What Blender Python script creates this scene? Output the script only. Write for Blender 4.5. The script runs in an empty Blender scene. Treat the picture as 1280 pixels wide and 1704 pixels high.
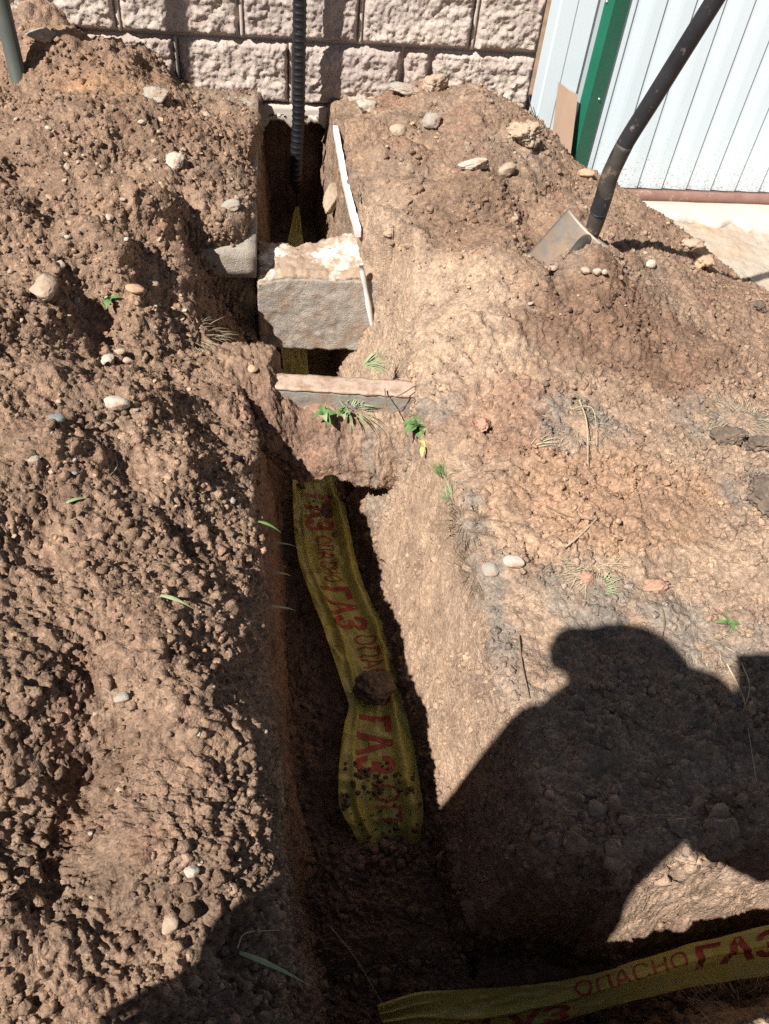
import bpy, bmesh, math, random
import numpy as np
from mathutils import Vector, Matrix

random.seed(7)
RNG = np.random.default_rng(11)
scene = bpy.context.scene
COL = scene.collection
R = math.radians

# ------------------------------------------------------------------ camera
F_PX = 1360.0                                   # focal length for a 1280 x 1704 frame
CR = np.array([0.99233612, -0.09368929, 0.08056887])
CU = np.array([0.01635436, 0.74586485, 0.66589651])
CF = np.array([0.12248086, 0.6594755, -0.74168086])
CC = np.array([0.51364293, -3.07219504, 1.26979406])
cam_d = bpy.data.cameras.new('camera')
cam = bpy.data.objects.new('camera', cam_d)
COL.objects.link(cam)
cam.matrix_world = Matrix(((CR[0], CU[0], -CF[0], CC[0]), (CR[1], CU[1], -CF[1], CC[1]),
                           (CR[2], CU[2], -CF[2], CC[2]), (0, 0, 0, 1)))
cam_d.sensor_fit = 'VERTICAL'
cam_d.sensor_height = 36.0
cam_d.sensor_width = 27.0
cam_d.lens = 36.0 * F_PX / 1704.0
cam_d.clip_start = 0.01
cam_d.clip_end = 500.0
scene.camera = cam

# ------------------------------------------------------------------ sky and sun
SUN_AZ, SUN_EL = R(50.0), R(49.0)               # the light travels towards +X (sin) and +Y (cos), downwards
world = bpy.data.worlds.new('World')
scene.world = world
world.use_nodes = True
wn = world.node_tree
wn.nodes.clear()
w_out = wn.nodes.new('ShaderNodeOutputWorld')
w_bg = wn.nodes.new('ShaderNodeBackground')
w_sky = wn.nodes.new('ShaderNodeTexSky')
w_sky.sky_type = 'NISHITA'
w_sky.sun_disc = False
w_sky.sun_elevation = SUN_EL
w_sky.sun_rotation = SUN_AZ + math.pi           # the sun stands behind and to the left of the camera
w_sky.air_density = 0.55                        # clear, dry air: dark sky, hard shadows
w_sky.dust_density = 0.0
w_sky.ozone_density = 0.6
w_sky.altitude = 1500
w_bg.inputs['Strength'].default_value = 0.05
w_hs = wn.nodes.new('ShaderNodeHueSaturation')
w_hs.inputs['Saturation'].default_value = 0.5
wn.links.new(w_sky.outputs[0], w_hs.inputs['Color'])
wn.links.new(w_hs.outputs[0], w_bg.inputs['Color'])
wn.links.new(w_bg.outputs[0], w_out.inputs['Surface'])
sun_d = bpy.data.lights.new('sun', 'SUN')
sun_d.energy = 5.0
sun_d.angle = R(0.53)
sun_d.color = (1.0, 0.96, 0.91)
sun = bpy.data.objects.new('sun', sun_d)
COL.objects.link(sun)
SUN_DIR = Vector((math.sin(SUN_AZ) * math.cos(SUN_EL), math.cos(SUN_AZ) * math.cos(SUN_EL), -math.sin(SUN_EL)))
sun.rotation_euler = SUN_DIR.to_track_quat('-Z', 'Y').to_euler()
sun.location = (-4, -8, 8)
scene.view_settings.view_transform = 'Standard'
scene.view_settings.look = 'None'
scene.view_settings.exposure = 0.65
scene.view_settings.gamma = 1.0
scene.view_settings.use_curve_mapping = False
scene.cycles.max_bounces = 4
scene.cycles.diffuse_bounces = 2
scene.cycles.use_denoising = False


# ------------------------------------------------------------------ picture point -> point of the place
def ray(px, py):
    return CR * (px - 640) / F_PX + CU * (852 - py) / F_PX + CF


def pz(px, py, z):
    d = ray(px, py)
    return CC + d * (z - CC[2]) / d[2]


def pY(px, py, Y):
    d = ray(px, py)
    return CC + d * (Y - CC[1]) / d[1]


def to_px(x, y, z):
    dx, dy, dz = x - CC[0], y - CC[1], z - CC[2]
    w = dx * CF[0] + dy * CF[1] + dz * CF[2]
    w = np.where(np.abs(w) < 1e-3, 1e-3, w)
    return (640 + F_PX * (dx * CR[0] + dy * CR[1] + dz * CR[2]) / w,
            852 - F_PX * (dx * CU[0] + dy * CU[1] + dz * CU[2]) / w, w)


# ------------------------------------------------------------------ numpy noise
def _hash(ix, iy, iz, seed):
    h = (ix.astype(np.uint32) * np.uint32(73856093)) ^ (iy.astype(np.uint32) * np.uint32(19349663)) ^ \
        (iz.astype(np.uint32) * np.uint32(83492791)) ^ np.uint32((seed * 2654435761) & 0xffffffff)
    h ^= h >> np.uint32(15)
    h *= np.uint32(0x2c1b3c6d)
    h ^= h >> np.uint32(12)
    h *= np.uint32(0x297a2d39)
    h ^= h >> np.uint32(15)
    return h


def _rnd(h):
    return (h & np.uint32(0xffffff)).astype(np.float32) / np.float32(16777216.0)


def vnoise(x, y, z, seed=0):
    """value noise, about -1..1"""
    x0, y0, z0 = np.floor(x), np.floor(y), np.floor(z)
    fx, fy, fz = (x - x0).astype(np.float32), (y - y0).astype(np.float32), (z - z0).astype(np.float32)
    fx, fy, fz = fx * fx * (3 - 2 * fx), fy * fy * (3 - 2 * fy), fz * fz * (3 - 2 * fz)
    ix, iy, iz = x0.astype(np.int32), y0.astype(np.int32), z0.astype(np.int32)
    out = 0
    for a in (0, 1):
        wx = fx if a else 1 - fx
        for b in (0, 1):
            wy = fy if b else 1 - fy
            for c in (0, 1):
                wz = fz if c else 1 - fz
                out = out + wx * wy * wz * _rnd(_hash(ix + a, iy + b, iz + c, seed))
    return out * 2 - 1


def fbm(x, y, z, scale, octaves=4, seed=0, gain=0.5):
    out, amp, tot = 0, 1.0, 0.0
    for o in range(octaves):
        out = out + amp * vnoise(x * scale, y * scale, z * scale, seed + o * 17)
        tot += amp
        amp *= gain
        scale *= 2.03
    return out / tot


def lumps(x, y, z, cell, seed, rmin=0.25, rmax=0.62):
    """height (in cells) of randomly placed, randomly sized crumbly clods"""
    k = .55 / cell
    wa, wb = vnoise(x * k * 3, y * k * 3, z * k * 3, seed + 201), vnoise(x * k * 3, y * k * 3, z * k * 3, seed + 202)
    wc = vnoise(x * k * 7, y * k * 7, z * k * 7, seed + 203)
    x = x + cell * (.36 * wa + .15 * wc)
    y = y + cell * (.36 * wb - .15 * wc)
    z = z + cell * (.22 * (wa - wb) + .08 * wc)
    X, Y, Z = (x / cell).astype(np.float32), (y / cell).astype(np.float32), (z / cell).astype(np.float32)
    bx, by, bz = np.floor(X - 0.5).astype(np.int32), np.floor(Y - 0.5).astype(np.int32), np.floor(Z - 0.5).astype(np.int32)
    best = np.zeros(X.shape, np.float32)
    for a in (0, 1):
        for b in (0, 1):
            for c in (0, 1):
                ix, iy, iz = bx + a, by + b, bz + c
                h = _hash(ix, iy, iz, seed)
                jx = ix + 0.5 + (_rnd(h) - 0.5) * 0.7
                h = h * np.uint32(1664525) + np.uint32(1013904223)
                jy = iy + 0.5 + (_rnd(h >> np.uint32(3)) - 0.5) * 0.7
                h = h * np.uint32(1664525) + np.uint32(1013904223)
                jz = iz + 0.5 + (_rnd(h >> np.uint32(5)) - 0.5) * 0.7
                h = h * np.uint32(1664525) + np.uint32(1013904223)
                r = rmin + (rmax - rmin) * _rnd(h >> np.uint32(4)) ** 2
                h = h * np.uint32(1664525) + np.uint32(1013904223)
                an = .75 + .6 * _rnd(h >> np.uint32(6))
                ax_, ay_, az_ = (X - jx) * an + .35 * (Y - jy), (Y - jy) / an - .35 * (Z - jz), (Z - jz) + .3 * (X - jx)
                d2 = (.5 * np.sqrt(np.sqrt(ax_ ** 4 + ay_ ** 4 + az_ ** 4)) + .5 * np.sqrt(ax_ ** 2 + ay_ ** 2 + az_ ** 2)) ** 2
                best = np.maximum(best, np.maximum(r - np.sqrt(d2), 0) ** .75 * 1.05)
    return best


def sstep(a, b, t):
    t = np.clip((t - a) / (b - a), 0, 1)
    return t * t * (3 - 2 * t)


# ------------------------------------------------------------------ materials
MATS = {}


def mat_nodes(name):
    m = bpy.data.materials.new(name)
    m.use_nodes = True
    nt = m.node_tree
    nt.nodes.clear()
    out = nt.nodes.new('ShaderNodeOutputMaterial')
    bs = nt.nodes.new('ShaderNodeBsdfPrincipled')
    nt.links.new(bs.outputs[0], out.inputs[0])
    MATS[name] = m
    return m, nt, bs


def N(nt, kind, **kw):
    n = nt.nodes.new(kind)
    for k, v in kw.items():
        if k in n.inputs:
            n.inputs[k].default_value = v
        else:
            setattr(n, k, v)
    return n


def noise_node(nt, scale, detail=6, rough=0.6, coord='Object'):
    tc = nt.nodes.get('TC') or N(nt, 'ShaderNodeTexCoord')
    tc.name = 'TC'
    n = N(nt, 'ShaderNodeTexNoise', Scale=scale, Detail=detail, Roughness=rough)
    nt.links.new(tc.outputs[coord], n.inputs['Vector'])
    return n


def ramp(nt, fac, stops):
    r = nt.nodes.new('ShaderNodeValToRGB')
    e = r.color_ramp.elements
    e[0].position, e[0].color = stops[0][0], (*stops[0][1], 1)
    e[1].position, e[1].color = stops[-1][0], (*stops[-1][1], 1)
    for p, c in stops[1:-1]:
        k = e.new(p)
        k.color = (*c, 1)
    nt.links.new(fac, r.inputs['Fac'])
    return r


def mix(nt, a, b, fac, mode='MIX'):
    m = nt.nodes.new('ShaderNodeMix')
    m.data_type = 'RGBA'
    m.blend_type = mode
    for sock, v in ((m.inputs[6], a), (m.inputs[7], b)):
        if hasattr(v, 'is_output'):
            nt.links.new(v, sock)
        else:
            sock.default_value = (*v, 1)
    if hasattr(fac, 'is_output'):
        nt.links.new(fac, m.inputs[0])
    else:
        m.inputs[0].default_value = fac
    return m.outputs[2]


def bump(nt, bs, height, strength=0.5, dist=0.002):
    b = N(nt, 'ShaderNodeBump', Strength=strength, Distance=dist)
    nt.links.new(height, b.inputs['Height'])
    nt.links.new(b.outputs[0], bs.inputs['Normal'])


def simple_mat(name, c0, c1, scale=30, rough=0.85, metal=0.0, bmp=0.4, bdist=0.002, bscale=None, dirt=None, dirt_scale=8, dirt_at=0.55, spec=0.3):
    m, nt, bs = mat_nodes(name)
    n = noise_node(nt, scale)
    r = ramp(nt, n.outputs['Fac'], [(0.3, c0), (0.7, c1)])
    colour = r.outputs[0]
    if dirt:
        d = noise_node(nt, dirt_scale, 8, 0.7)
        rr = ramp(nt, d.outputs['Fac'], [(dirt_at - 0.06, (0, 0, 0)), (dirt_at + 0.06, (1, 1, 1))])
        colour = mix(nt, colour, dirt, rr.outputs[0])
    nt.links.new(colour, bs.inputs['Base Color'])
    bs.inputs['Roughness'].default_value = rough
    bs.inputs['Metallic'].default_value = metal
    bs.inputs['Specular IOR Level'].default_value = spec
    if bmp:
        b = noise_node(nt, bscale or scale * 3, 8, 0.7)
        bump(nt, bs, b.outputs['Fac'], bmp, bdist)
    return m


def soil_material(name='soil'):
    m, nt, bs = mat_nodes(name)
    at = N(nt, 'ShaderNodeAttribute', attribute_name='soil_colour')
    n1 = noise_node(nt, 14, 6, 0.6)
    n2 = noise_node(nt, 130, 5, 0.7)
    n3 = noise_node(nt, 420, 3, 0.7)
    r1 = ramp(nt, n1.outputs['Fac'], [(0.3, (0.74, 0.72, 0.72)), (0.52, (1, 1, 1)), (0.72, (1.16, 1.12, 1.06))])
    r2 = ramp(nt, n2.outputs['Fac'], [(0.3, (0.76, 0.75, 0.75)), (0.55, (1, 1, 1)), (0.75, (1.2, 1.19, 1.17))])
    r3 = ramp(nt, n3.outputs['Fac'], [(0.3, (0.75, 0.75, 0.75)), (0.55, (1, 1, 1)), (0.72, (1.35, 1.35, 1.35))])
    c = mix(nt, at.outputs['Color'], r1.outputs[0], 1.0, 'MULTIPLY')
    c = mix(nt, c, r2.outputs[0], 1.0, 'MULTIPLY')
    c = mix(nt, c, r3.outputs[0], 1.0, 'MULTIPLY')
    tc = nt.nodes['TC']
    nw = N(nt, 'ShaderNodeTexNoise', Scale=60.0, Detail=3.0)
    nt.links.new(tc.outputs['Object'], nw.inputs['Vector'])
    wv = N(nt, 'ShaderNodeVectorMath', operation='SCALE')
    wv.inputs['Scale'].default_value = .012
    nt.links.new(nw.outputs['Color'], wv.inputs[0])
    ad = N(nt, 'ShaderNodeVectorMath', operation='ADD')
    nt.links.new(tc.outputs['Object'], ad.inputs[0])
    nt.links.new(wv.outputs[0], ad.inputs[1])
    for sc_, lo, hi in ((75, .85, 1.13), (190, .80, 1.20)):
        vo = N(nt, 'ShaderNodeTexVoronoi', Scale=sc_)
        nt.links.new(ad.outputs[0], vo.inputs['Vector'])
        sp = N(nt, 'ShaderNodeSeparateColor')
        nt.links.new(vo.outputs['Color'], sp.inputs[0])
        rv = ramp(nt, sp.outputs[0], [(0, (lo, lo, lo)), (1, (hi, hi * .985, hi * .97))])
        c = mix(nt, c, rv.outputs[0], 1.0, 'MULTIPLY')
    vb = N(nt, 'ShaderNodeTexVoronoi', Scale=230.0)
    nt.links.new(ad.outputs[0], vb.inputs['Vector'])
    nt.links.new(c, bs.inputs['Base Color'])
    bs.inputs['Roughness'].default_value = 1.0
    bs.inputs['Specular IOR Level'].default_value = 0.08
    b = noise_node(nt, 260, 6, 0.8)
    mt = N(nt, 'ShaderNodeMath', operation='SUBTRACT')
    nt.links.new(b.outputs['Fac'], mt.inputs[0])
    nt.links.new(vb.outputs['Distance'], mt.inputs[1])
    bump(nt, bs, mt.outputs[0], 0.8, 0.0024)
    return m


soil_material()


# ------------------------------------------------------------------ object helpers
def tag(o, label=None, cat=None, group=None, kind=None):
    if label:
        o['label'] = label
    if cat:
        o['category'] = cat
    if group:
        o['group'] = group
    if kind:
        o['kind'] = kind
    return o


def link(o, parent=None):
    COL.objects.link(o)
    if parent is not None:
        o.parent = parent
    return o


def empty(name, loc=(0, 0, 0), label=None, cat=None, group=None):
    o = bpy.data.objects.new(name, None)
    o.location = loc
    o.empty_display_size = 0.05
    link(o)
    return tag(o, label, cat, group)


def np_mesh(name, verts, faces, smooth=True):
    """verts (n,3); faces (m,3) or (m,4) int arrays"""
    me = bpy.data.meshes.new(name)
    verts = np.asarray(verts, np.float32)
    faces = np.asarray(faces, np.int32)
    k = faces.shape[1]
    me.vertices.add(len(verts))
    me.vertices.foreach_set('co', verts.ravel())
    me.loops.add(faces.size)
    me.loops.foreach_set('vertex_index', faces.ravel())
    me.polygons.add(len(faces))
    me.polygons.foreach_set('loop_start', np.arange(0, faces.size, k, dtype=np.int32))
    me.polygons.foreach_set('use_smooth', np.full(len(faces), smooth))
    me.update(calc_edges=True)
    return me


def obj(name, me, material, parent=None, loc=None):
    o = bpy.data.objects.new(name, me)
    if material and not me.materials:
        me.materials.append(MATS[material])
    if loc is not None:
        o.location = loc
    return link(o, parent)


def set_colour(me, rgb):
    a = me.color_attributes.new('soil_colour', 'FLOAT_COLOR', 'POINT')
    c = np.ones((len(rgb), 4), np.float32)
    c[:, :3] = rgb
    a.data.foreach_set('color', c.ravel())


def grid_faces(nr, nc):
    i = np.arange(nr * nc).reshape(nr, nc)
    return np.stack([i[:-1, :-1], i[:-1, 1:], i[1:, 1:], i[1:, :-1]], -1).reshape(-1, 4)


def bm_mesh(name, build, smooth=False):
    bm = bmesh.new()
    build(bm)
    me = bpy.data.meshes.new(name)
    bmesh.ops.recalc_face_normals(bm, faces=bm.faces)
    bm.to_mesh(me)
    bm.free()
    if smooth:
        me.polygons.foreach_set('use_smooth', np.full(len(me.polygons), True))
    return me


def rough_box(name, x0, x1, y0, y1, z0, z1, step=0.02, amp=0.004, scale=40, seed=3, warp=None):
    """a box cut into small faces and roughened, as broken concrete is"""
    bm = bmesh.new()
    bmesh.ops.create_cube(bm, size=1)
    for v in bm.verts:
        v.co = Vector(((x0 + x1) / 2 + v.co.x * (x1 - x0), (y0 + y1) / 2 + v.co.y * (y1 - y0), (z0 + z1) / 2 + v.co.z * (z1 - z0)))
    for axis, (a, b) in enumerate(((x0, x1), (y0, y1), (z0, z1))):
        n = max(1, int((b - a) / step))
        for k in range(1, n):
            co = [0, 0, 0]
            no = [0, 0, 0]
            co[axis] = a + (b - a) * k / n
            no[axis] = 1
            bmesh.ops.bisect_plane(bm, geom=bm.verts[:] + bm.edges[:] + bm.faces[:], plane_co=co, plane_no=no)
    bm.normal_update()
    P = np.array([v.co[:] for v in bm.verts])
    Nn = np.array([v.normal[:] for v in bm.verts])
    if warp is not None:
        P = warp(P)
    d = fbm(P[:, 0], P[:, 1], P[:, 2], scale, 4, seed, 0.6)
    P = P + Nn * (d * amp)[:, None]
    for v, p in zip(bm.verts, P):
        v.co = p
    me = bpy.data.meshes.new(name)
    bm.to_mesh(me)
    bm.free()
    me.polygons.foreach_set('use_smooth', np.full(len(me.polygons), True))
    return me


def box_mesh(name, x0, x1, y0, y1, z0, z1, bevel=0.003):
    def b(bm):
        bmesh.ops.create_cube(bm, size=1)
        for v in bm.verts:
            v.co = Vector(((x0 + x1) / 2 + v.co.x * (x1 - x0), (y0 + y1) / 2 + v.co.y * (y1 - y0), (z0 + z1) / 2 + v.co.z * (z1 - z0)))
        if bevel:
            bmesh.ops.bevel(bm, geom=bm.edges[:], offset=bevel, segments=2, affect='EDGES')
    return bm_mesh(name, b)


def tube_np(path, radii, seg=16, caps=True):
    path = np.asarray(path, float)
    n = len(path)
    radii = np.broadcast_to(np.asarray(radii, float), (n,))
    t = np.gradient(path, axis=0)
    t /= np.linalg.norm(t, axis=1)[:, None] + 1e-12
    ref = np.array([0.31, 0.87, 0.12])
    u = np.cross(t, ref)
    u /= np.linalg.norm(u, axis=1)[:, None] + 1e-12
    v = np.cross(t, u)
    a = np.linspace(0, 2 * np.pi, seg, endpoint=False)
    V = path[:, None] + radii[:, None, None] * (np.cos(a)[None, :, None] * u[:, None] + np.sin(a)[None, :, None] * v[:, None])
    i = np.arange(n * seg).reshape(n, seg)
    j = np.roll(i, -1, 1)
    Fq = np.stack([i[:-1], j[:-1], j[1:], i[1:]], -1).reshape(-1, 4)
    V = V.reshape(-1, 3)
    if caps:
        V = np.vstack([V, path[:1], path[-1:]])
        c0, c1 = n * seg, n * seg + 1
        f0 = np.stack([i[0], np.full(seg, c0), np.full(seg, c0), j[0]], -1)
        f1 = np.stack([i[-1], j[-1], np.full(seg, c1), np.full(seg, c1)], -1)
        T = np.concatenate([Fq[:, [0, 1, 2]], Fq[:, [0, 2, 3]], f0[:, [0, 3, 1]], f1[:, [0, 1, 2]]])
        return V, T
    return V, np.concatenate([Fq[:, [0, 1, 2]], Fq[:, [0, 2, 3]]])


def tube_mesh(name, path, radii, seg=16, smooth=True):
    V, T = tube_np(path, radii, seg)
    return np_mesh(name, V, T, smooth)


def spline(pts, n):
    """smooth curve through points"""
    pts = np.asarray(pts, float)
    m = len(pts)
    t = np.linspace(0, m - 1, n)
    k = np.clip(t.astype(int), 0, m - 2)
    f = (t - k)[:, None]
    P = np.vstack([2 * pts[0] - pts[1], pts, 2 * pts[-1] - pts[-2]])
    p0, p1, p2, p3 = P[k], P[k + 1], P[k + 2], P[k + 3]
    return 0.5 * (2 * p1 + (p2 - p0) * f + (2 * p0 - 5 * p1 + 4 * p2 - p3) * f ** 2 + (3 * p1 - p0 - 3 * p2 + p3) * f ** 3)


# ------------------------------------------------------------------ the lie of the land
# heights read off the photograph: (picture x, picture y, height) or ('Y', picture x, picture y, distance to wall plane)
CTRL = []
for c in [  # heap on the left of the trench
    (200, 300, .27), (0, 300, .30), (330, 300, .17), (420, 300, .13), (418, 380, .125), (415, 225, .15), (370, 230, .18), (320, 200, .22), (440, 230, .13), (600, 205, .145), (590, 250, .13), (700, 190, .16),
    (340, 405, .125), (200, 450, .22), (0, 450, .27), (330, 520, .05), (250, 520, .11),
    (310, 597, .03), (130, 560, .13), (90, 640, .19), (200, 640, .15), (100, 520, .2), (0, 600, .22), (420, 640, .01), (300, 690, .09), (100, 700, .2), (0, 720, .23),
    (430, 740, -.01), (330, 800, .13), (410, 850, .04), (200, 900, .20), (0, 900, .22), (290, 990, .20), (385, 1000, .10), (440, 1000, .02), (180, 1080, .19), (0, 1100, .24),
    (320, 1130, .21), (420, 1160, .09), (465, 1160, .01), (340, 1280, .19), (445, 1300, .07), (180, 1280, .15), (0, 1300, .21), (60, 1200, .25), (440, 1420, .09), (500, 1500, .04), (90, 1430, .12), (260, 1420, .17), (200, 1500, .15), (0, 1600, .15),
    (300, 1700, .09), (560, 1650, -.01), (470, 980, .0), (490, 1150, .0), (515, 1350, .0),
    # heap right of the pit, then the trodden ground
    (640, 210, .15), (640, 300, .15), (660, 400, .13), (640, 480, .06), (630, 560, -.01), (690, 560, .04), (760, 500, .09),
    (800, 250, .16), (800, 350, .17), (900, 300, .15), (850, 435, .16), (900, 448, .165), (950, 452, .16), (1005, 456, .14), (965, 400, .09), (1030, 400, .06), (900, 380, .11),
    (900, 550, .09), (1050, 560, .06), (1180, 560, -.04), (1270, 540, -.14), (1280, 650, -.06),
    (800, 620, .05), (720, 640, .01), (900, 680, .03), (1050, 700, .01), (1280, 760, -.01),
    (710, 730, -.02), (800, 800, 0), (1000, 900, .01), (1280, 900, 0), (1280, 1100, 0), (1000, 1050, -.01),
    (850, 1000, -.01), (900, 1200, -.02), (860, 1290, -.03), (1280, 1300, -.02), (740, 850, -.01), (1200, 1660, .02), (1280, 1660, .03), (1100, 1700, .01),
]:
    q = pz(*c)
    CTRL.append((q[0], q[1], c[2]))
for px, py, Y in [(60, 55, -.22), (100, 55, -.15), (0, 120, -.28), (150, 62, -.1), (200, 72, -.08), (250, 105, -.06), (300, 135, -.04), (380, 160, -.04), (700, 150, -.08), (620, 178, -.06), (800, 150, -.05),
                  (865, 170, -.03), (880, 196, -.1), (955, 275, -.18), (1025, 330, -.28), (1105, 372, -.42), (1148, 402, -.5), (1188, 450, -.62)]:
    q = pY(px, py, Y)
    CTRL.append(tuple(q))
CTRL += [(-.7, 0, .3), (-1.2, -.3, .2), (-1.2, -1.2, .2), (-1.3, -2.2, .15), (-1.0, -3, .1), (-.2, -3.3, .07), (.3, -3.5, .03), (1, -3.5, .02), (2, -3.4, 0), (.62, -2.99, .09), (.75, -2.97, .10), (.95, -2.96, .09), (1.15, -2.97, .06), (2.4, -2.5, 0),
         (2.6, -1.8, -.04), (2.6, -1.2, -.2), (2.1, -.3, -.33), (1.9, -.1, -.33), (1.62, -.02, -.09), (2.3, -.5, -.34), (2.6, -.7, -.34), (3.2, -.3, -.4), (3.2, -1.2, -.3),
         (-2.2, -1.5, 0), (-2.2, -3.9, 0), (3.6, -3.9, 0), (3.6, -2.2, 0), (.6, -3.9, 0), (-2.2, .2, .1), (3.6, .2, -.4), (2.3, .2, -.4), (1.2, .2, .08), (.6, .2, .1), (0, .2, .2)]
CTRL = np.array(CTRL)


def _tps(r2):
    return 0.5 * r2 * np.log(r2 + 1e-9)


_n = len(CTRL)
_A = np.zeros((_n + 3, _n + 3))
_A[:_n, :_n] = _tps((CTRL[:, None, 0] - CTRL[None, :, 0]) ** 2 + (CTRL[:, None, 1] - CTRL[None, :, 1]) ** 2) + np.eye(_n) * 0.004
_A[:_n, _n], _A[:_n, _n + 1:] = 1, CTRL[:, :2]
_A[_n, :_n], _A[_n + 1:, :_n] = 1, CTRL[:, :2].T
_W = np.linalg.solve(_A, np.concatenate([CTRL[:, 2], np.zeros(3)]))
GX0, GX1, GY0, GY1 = -2.3, 3.7, -4.0, 0.25
_gx, _gy = np.linspace(GX0, GX1, 301), np.linspace(GY0, GY1, 213)
_G = np.zeros((213, 301))
for _i, _yy in enumerate(_gy):
    _G[_i] = _tps((_gx[:, None] - CTRL[None, :, 0]) ** 2 + (_yy - CTRL[None, :, 1]) ** 2) @ _W[:_n] + _W[_n] + _W[_n + 1] * _gx + _W[_n + 2] * _yy


def base_height(x, y):
    fx = np.clip((x - GX0) / (GX1 - GX0) * 300, 0, 299.999)
    fy = np.clip((y - GY0) / (GY1 - GY0) * 212, 0, 211.999)
    i, j = fx.astype(int), fy.astype(int)
    a, b = fx - i, fy - j
    return (_G[j, i] * (1 - a) + _G[j, i + 1] * a) * (1 - b) + (_G[j + 1, i] * (1 - a) + _G[j + 1, i + 1] * a) * b


TY = [-4.2, -3.0, -2.6, -2.2, -1.9, -1.62, -1.5, -1.3, -1.07, -.95, -.5, -.1]
TXL = [.64, .60, .555, .525, .505, .505, .50, .50, .50, .485, .48, .48]
TXR = [.95, .92, .83, .785, .745, .705, .70, .69, .69, .70, .685, .675]
TSL = [8, 8, 8, 9, 9, 6, 4, 2.3, 2.4, 9, 12, 12]
TSR = [6, 5, 4.6, 3.8, 3.2, 2.8, 2.8, 2.6, 3.5, 14, 14, 14]
ZF = -.49


def smin(a, b, k):
    h = np.clip(.5 + .5 * (b - a) / k, 0, 1)
    return b * (1 - h) + a * h - k * h * (1 - h)


def trench_height(x, y):
    xl, xr = np.interp(y, TY, TXL), np.interp(y, TY, TXR)
    sl, sr = np.interp(y, TY, TSL), np.interp(y, TY, TSR)
    zf = ZF + .05 * sstep(-2.2, -1.2, y)
    main = np.maximum.reduce([zf, zf + (xl - x) * sl, zf + (x - xr) * sr, zf + (-2.88 - y) * 6, zf + (y - .14) * 9])
    yf = np.interp(x, [.7, .9, 1.05, 1.3, 1.7, 2.4, 4], [-2.58, -2.67, -2.71, -2.68, -2.63, -2.6, -2.6])
    yn = np.interp(x, [.6, .9, 1.05, 1.4, 2.4, 4], [-2.87, -2.86, -2.845, -2.815, -2.81, -2.81])
    cross = np.maximum.reduce([np.full_like(zf, ZF), ZF + (y - yf) * 9, ZF + (yn - y) * 7, ZF + (.6 - x) * 5])
    return smin(main, cross, .02)


def height(x, y, warp=True):
    x, y = np.asarray(x, float), np.asarray(y, float)
    b = base_height(x, y)
    b = b + (.055 * fbm(x, y, 0 * x, 4.2, 3, 5) + .03 * vnoise(x * 9, y * 9, 0 * x, 6)) * sstep(.02, .14, b)
    if warp:
        wx = x + .016 * fbm(x, y, 0 * x, 7, 4, 21) * sstep(-1.0, -1.3, y)
        wy = y + .016 * fbm(x, y, 0 * x, 7, 4, 22)
    else:
        wx, wy = x, y
    return smin(b, trench_height(wx, wy), .009)


def hit(px, py):
    """where the line of sight through a picture point meets the ground"""
    d = ray(px, py)
    s = np.linspace(.6, 5, 2200)
    P = CC[None] + s[:, None] * d[None]
    below = P[:, 2] < height(P[:, 0], P[:, 1])
    k = int(np.argmax(below)) if below.any() else len(s) - 1
    return P[k], s[k]


# ------------------------------------------------------------------ the ground mesh: rows follow y, columns spread by arc length
NR, NC = 1060, 900
_yy = np.linspace(-3.88, .22, 3000)
_prof = np.stack([height(np.full(3000, xx), _yy) for xx in (.62, .75, 1.0, 1.2, 1.4)])
_slope = np.sqrt(1 + (np.gradient(_prof, axis=1) / (_yy[1] - _yy[0])) ** 2).mean(0)
_slope = np.convolve(np.pad(_slope, 60, mode='edge'), np.ones(121) / 121, 'valid')
_w = np.minimum(_slope, 4) * np.where(_yy > -3.02, 1.0 / np.hypot(_yy + 3.07, 1.4), .15) * np.where(_yy > .03, .3, 1)
_cw = np.concatenate([[0], np.cumsum((_w[1:] + _w[:-1]) / 2)])
ROWY = np.interp(np.linspace(0, _cw[-1], NR), _cw, _yy)
_xx = np.linspace(-2.2, 3.6, 840)
HH = height(np.tile(_xx, (NR, 1)), np.tile(ROWY[:, None], (1, 840)))
_sx = np.minimum(np.sqrt(1 + (np.gradient(HH, axis=1) / (_xx[1] - _xx[0])) ** 2), 6)
_depth = np.clip(ROWY + 3.07, .15, None)
_xl = .40 - .34 * _depth + .05
_xr = .95 + .62 * _depth
_vis = sstep(0, .25, _xx[None] - (_xl - .35)[:, None]) * sstep(0, .25, (_xr + .6)[:, None] - _xx[None])
_wx = _sx * (.06 + .94 * _vis)
for _ in range(3):                                # even out from row to row
    _wx = np.apply_along_axis(lambda c: np.convolve(np.pad(c, 12, mode='edge'), np.ones(25) / 25, 'valid'), 0, _wx)
GXX = np.zeros((NR, NC))
for i in range(NR):
    c = np.concatenate([[0], np.cumsum((_wx[i, 1:] + _wx[i, :-1]) / 2)])
    GXX[i] = np.interp(np.linspace(0, c[-1], NC), c, _xx)
GYY = np.tile(ROWY[:, None], (1, NC))
GZZ = height(GXX, GYY)
P = np.stack([GXX, GYY, GZZ], -1)


def grid_normals(P):
    du = np.gradient(P, axis=1)
    dv = np.gradient(P, axis=0)
    n = np.cross(du, dv)
    return n / (np.linalg.norm(n, axis=-1, keepdims=True) + 1e-12)


def blob(x, y, px, py, z, rx, ry=None, soft=1.0):
    q = pz(px, py, z)
    return np.exp(-(((x - q[0]) / rx) ** 2 + ((y - q[1]) / (ry or rx)) ** 2) * soft)


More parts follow.
